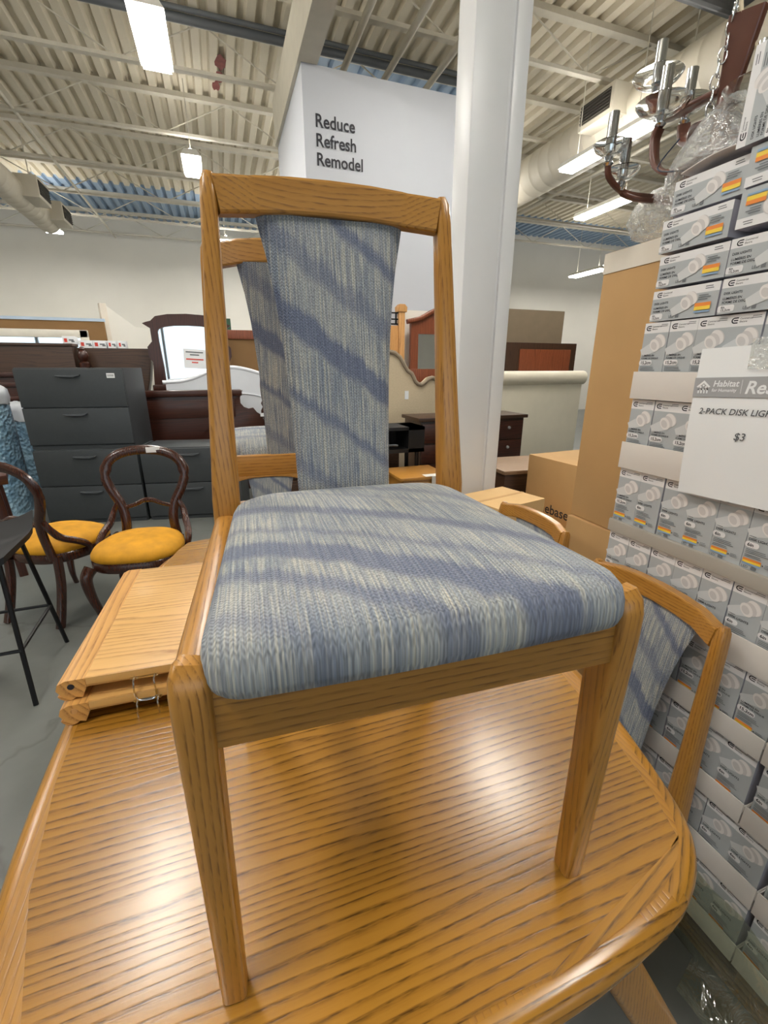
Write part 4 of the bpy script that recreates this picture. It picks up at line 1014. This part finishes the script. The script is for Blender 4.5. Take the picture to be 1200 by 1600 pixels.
m = MB(); m.b2((-.34, 0, .915), (.34, .3, .94)); m.b2((-.34, 0, .735), (.34, .3, .765)); m.b2((-.34, 0, .735), (-.22, .3, .94)); m.b2((.2, 0, .735), (.34, .3, .94)); m.b2((-.34, .28, .735), (.34, .3, .94)); m.build('case', blackm, t, smooth=0)
m = MB(); m.tube([(-.14, -.012, .80), (-.1, -.02, .805), (.06, -.02, .805), (.1, -.012, .80)], .008, 8); m.build('rail', handle_m, t)
for sx in (-.29, .29):
    for y in (.04, .26): m = MB(); m.tube([(sx, y, .735), (sx, y, 0)], .018, 8); m.build('leg', blackmetal, t)
t = thing('night_stand', 'small golden oak night stand with torn white tape beside the pillar', 'night stand', (1.36, 2.93, 0), R(0))
m = MB(); m.b2((-.17, .0, 0), (.17, .34, .60), .006); m.build('case', oak['z'], t)
m = MB(); m.b2((-.2, -.02, .60), (.2, .37, .622), .005); m.build('stand_top', oak['x'], t)
m = MB(); m.b2((-.15, -.008, .4), (.15, .004, .57), .004); m.build('drawer', oak['x'], t)
m = MB(); m.b2((-.0, -.022, .6225), (.13, .05, .6235)); m.b2((.05, -.024, .53), (.10, -.021, .6235)); m.build('tape', tape, t, smooth=0)
t = thing('headboard', 'cream leather headboard with a padded roll, right of the white pillar', 'headboard', (3.75, 4.85, 0))
m = MB(); m.b2((-.75, 0, .2), (.75, .08, 1.24), .03); m.build('panel', cream, t); m = MB(); m.tube([(-.76, .02, 1.27), (.76, .02, 1.27)], .085, 16); m.build('padded_roll', cream, t)
for s_ in (-1, 1): m = MB(); m.b2((s_ * .6 - .03, .02, 0), (s_ * .6 + .03, .07, .22)); m.build('leg', blackm, t)
slab('taupe_board', 'tall taupe board standing behind the cream headboard', 'panel', 3.42, 4.5, 5.35, 5.4, 2.12, plain('taupe_board', (132, 116, 94), .8), 0)
t = thing('wood_cabinet', 'brown wooden cabinet door frame standing behind the cream headboard', 'cabinet', (4.0, 5.1, 0)); m = MB(); m.b2((-.55, 0, 0), (.55, .2, 1.7), .006); m.build('case', brown['z'], t); m = MB(); m.b2((-.35, -.02, .1), (.45, .0, 1.62), .006); m.build('door', pine, t)
t = thing('low_cabinet', 'low brown wooden cabinet with a flat top right of the pillar foot', 'cabinet', (2.33, 2.83, 0), R(-4)); m = MB(); m.b2((-.32, 0, 0), (.32, .5, .60), .006); m.build('case', brown['x'], t); m = MB(); m.b2((-.34, -.02, .60), (.34, .52, .63), .005); m.build('cabinet_top', wood('greyed_oak_top', 'x', srgb(158, 128, 98), srgb(138, 110, 84), srgb(100, 78, 58), .02, .5, .1), t)
t = thing('cardboard_box', 'closed cardboard box with a white label in front of the white pillar', 'box', (1.625, 2.33, 0), R(14)); carton_box(t, .42, .36, .60, mat=cardb_l, tp=False)
m = MB(); m.b2((-.212, -.012, .6), (.212, .012, .6015)); m.build('seam_tape', cardb, t, smooth=0); m = MB(); m.b2((-.2115, -.17, .5), (-.2105, -.11, .56)); m.build('label', paperw, t, smooth=0)
t = thing('cardboard_box', 'printed cardboard box with handling symbols standing on the lower box', 'box', (2.36, 2.46, .345), R(4)); carton_box(t, .5, .5, .44, mat=cardb, tp=False)
m = MB(); m.text('Homebase', .098, (-.235, -.2515, .055), .01); b = m.build('lettering', ink, t, smooth=0); b.rotation_euler = (0, 0, -PI / 2)
m = MB()
for q in range(10): m.mat(0).poly([(-.14 + .04 * math.cos(a), .13 + .035 * math.sin(a)) for a in (R(18 * q), R(18 * q + 18))][::-1] + [(-.14, .13)], -.2512)
m.tube(smoothpath([(-.14, -.2508, .13), (-.14, -.2508, .05), (-.15, -.2508, .035), (-.165, -.2508, .045)], 4), .003, 5)
for q in range(12): m.poly([(.1 + .035 * math.cos(a), .09 + .035 * math.sin(a)) for a in (R(180 + 15 * q), R(195 + 15 * q))][::-1] + [(.1, .09)], -.2512)
m.quad(.095, .02, .105, .06, -.2512); m.build('symbols', ink, t, smooth=0)
m = MB(); m.b2((-.2512, -.2512, 0), (-.235, -.235, .44)); m.build('corner_tape', plain('yellow_tape', (226, 196, 110), .4), t, smooth=0)
t = thing('cardboard_box', 'lower cardboard box beside chair and lamp cartons, printed box on it', 'box', (2.30, 2.3, 0), R(4)); carton_box(t, .72, .62, .343, mat=cardb)
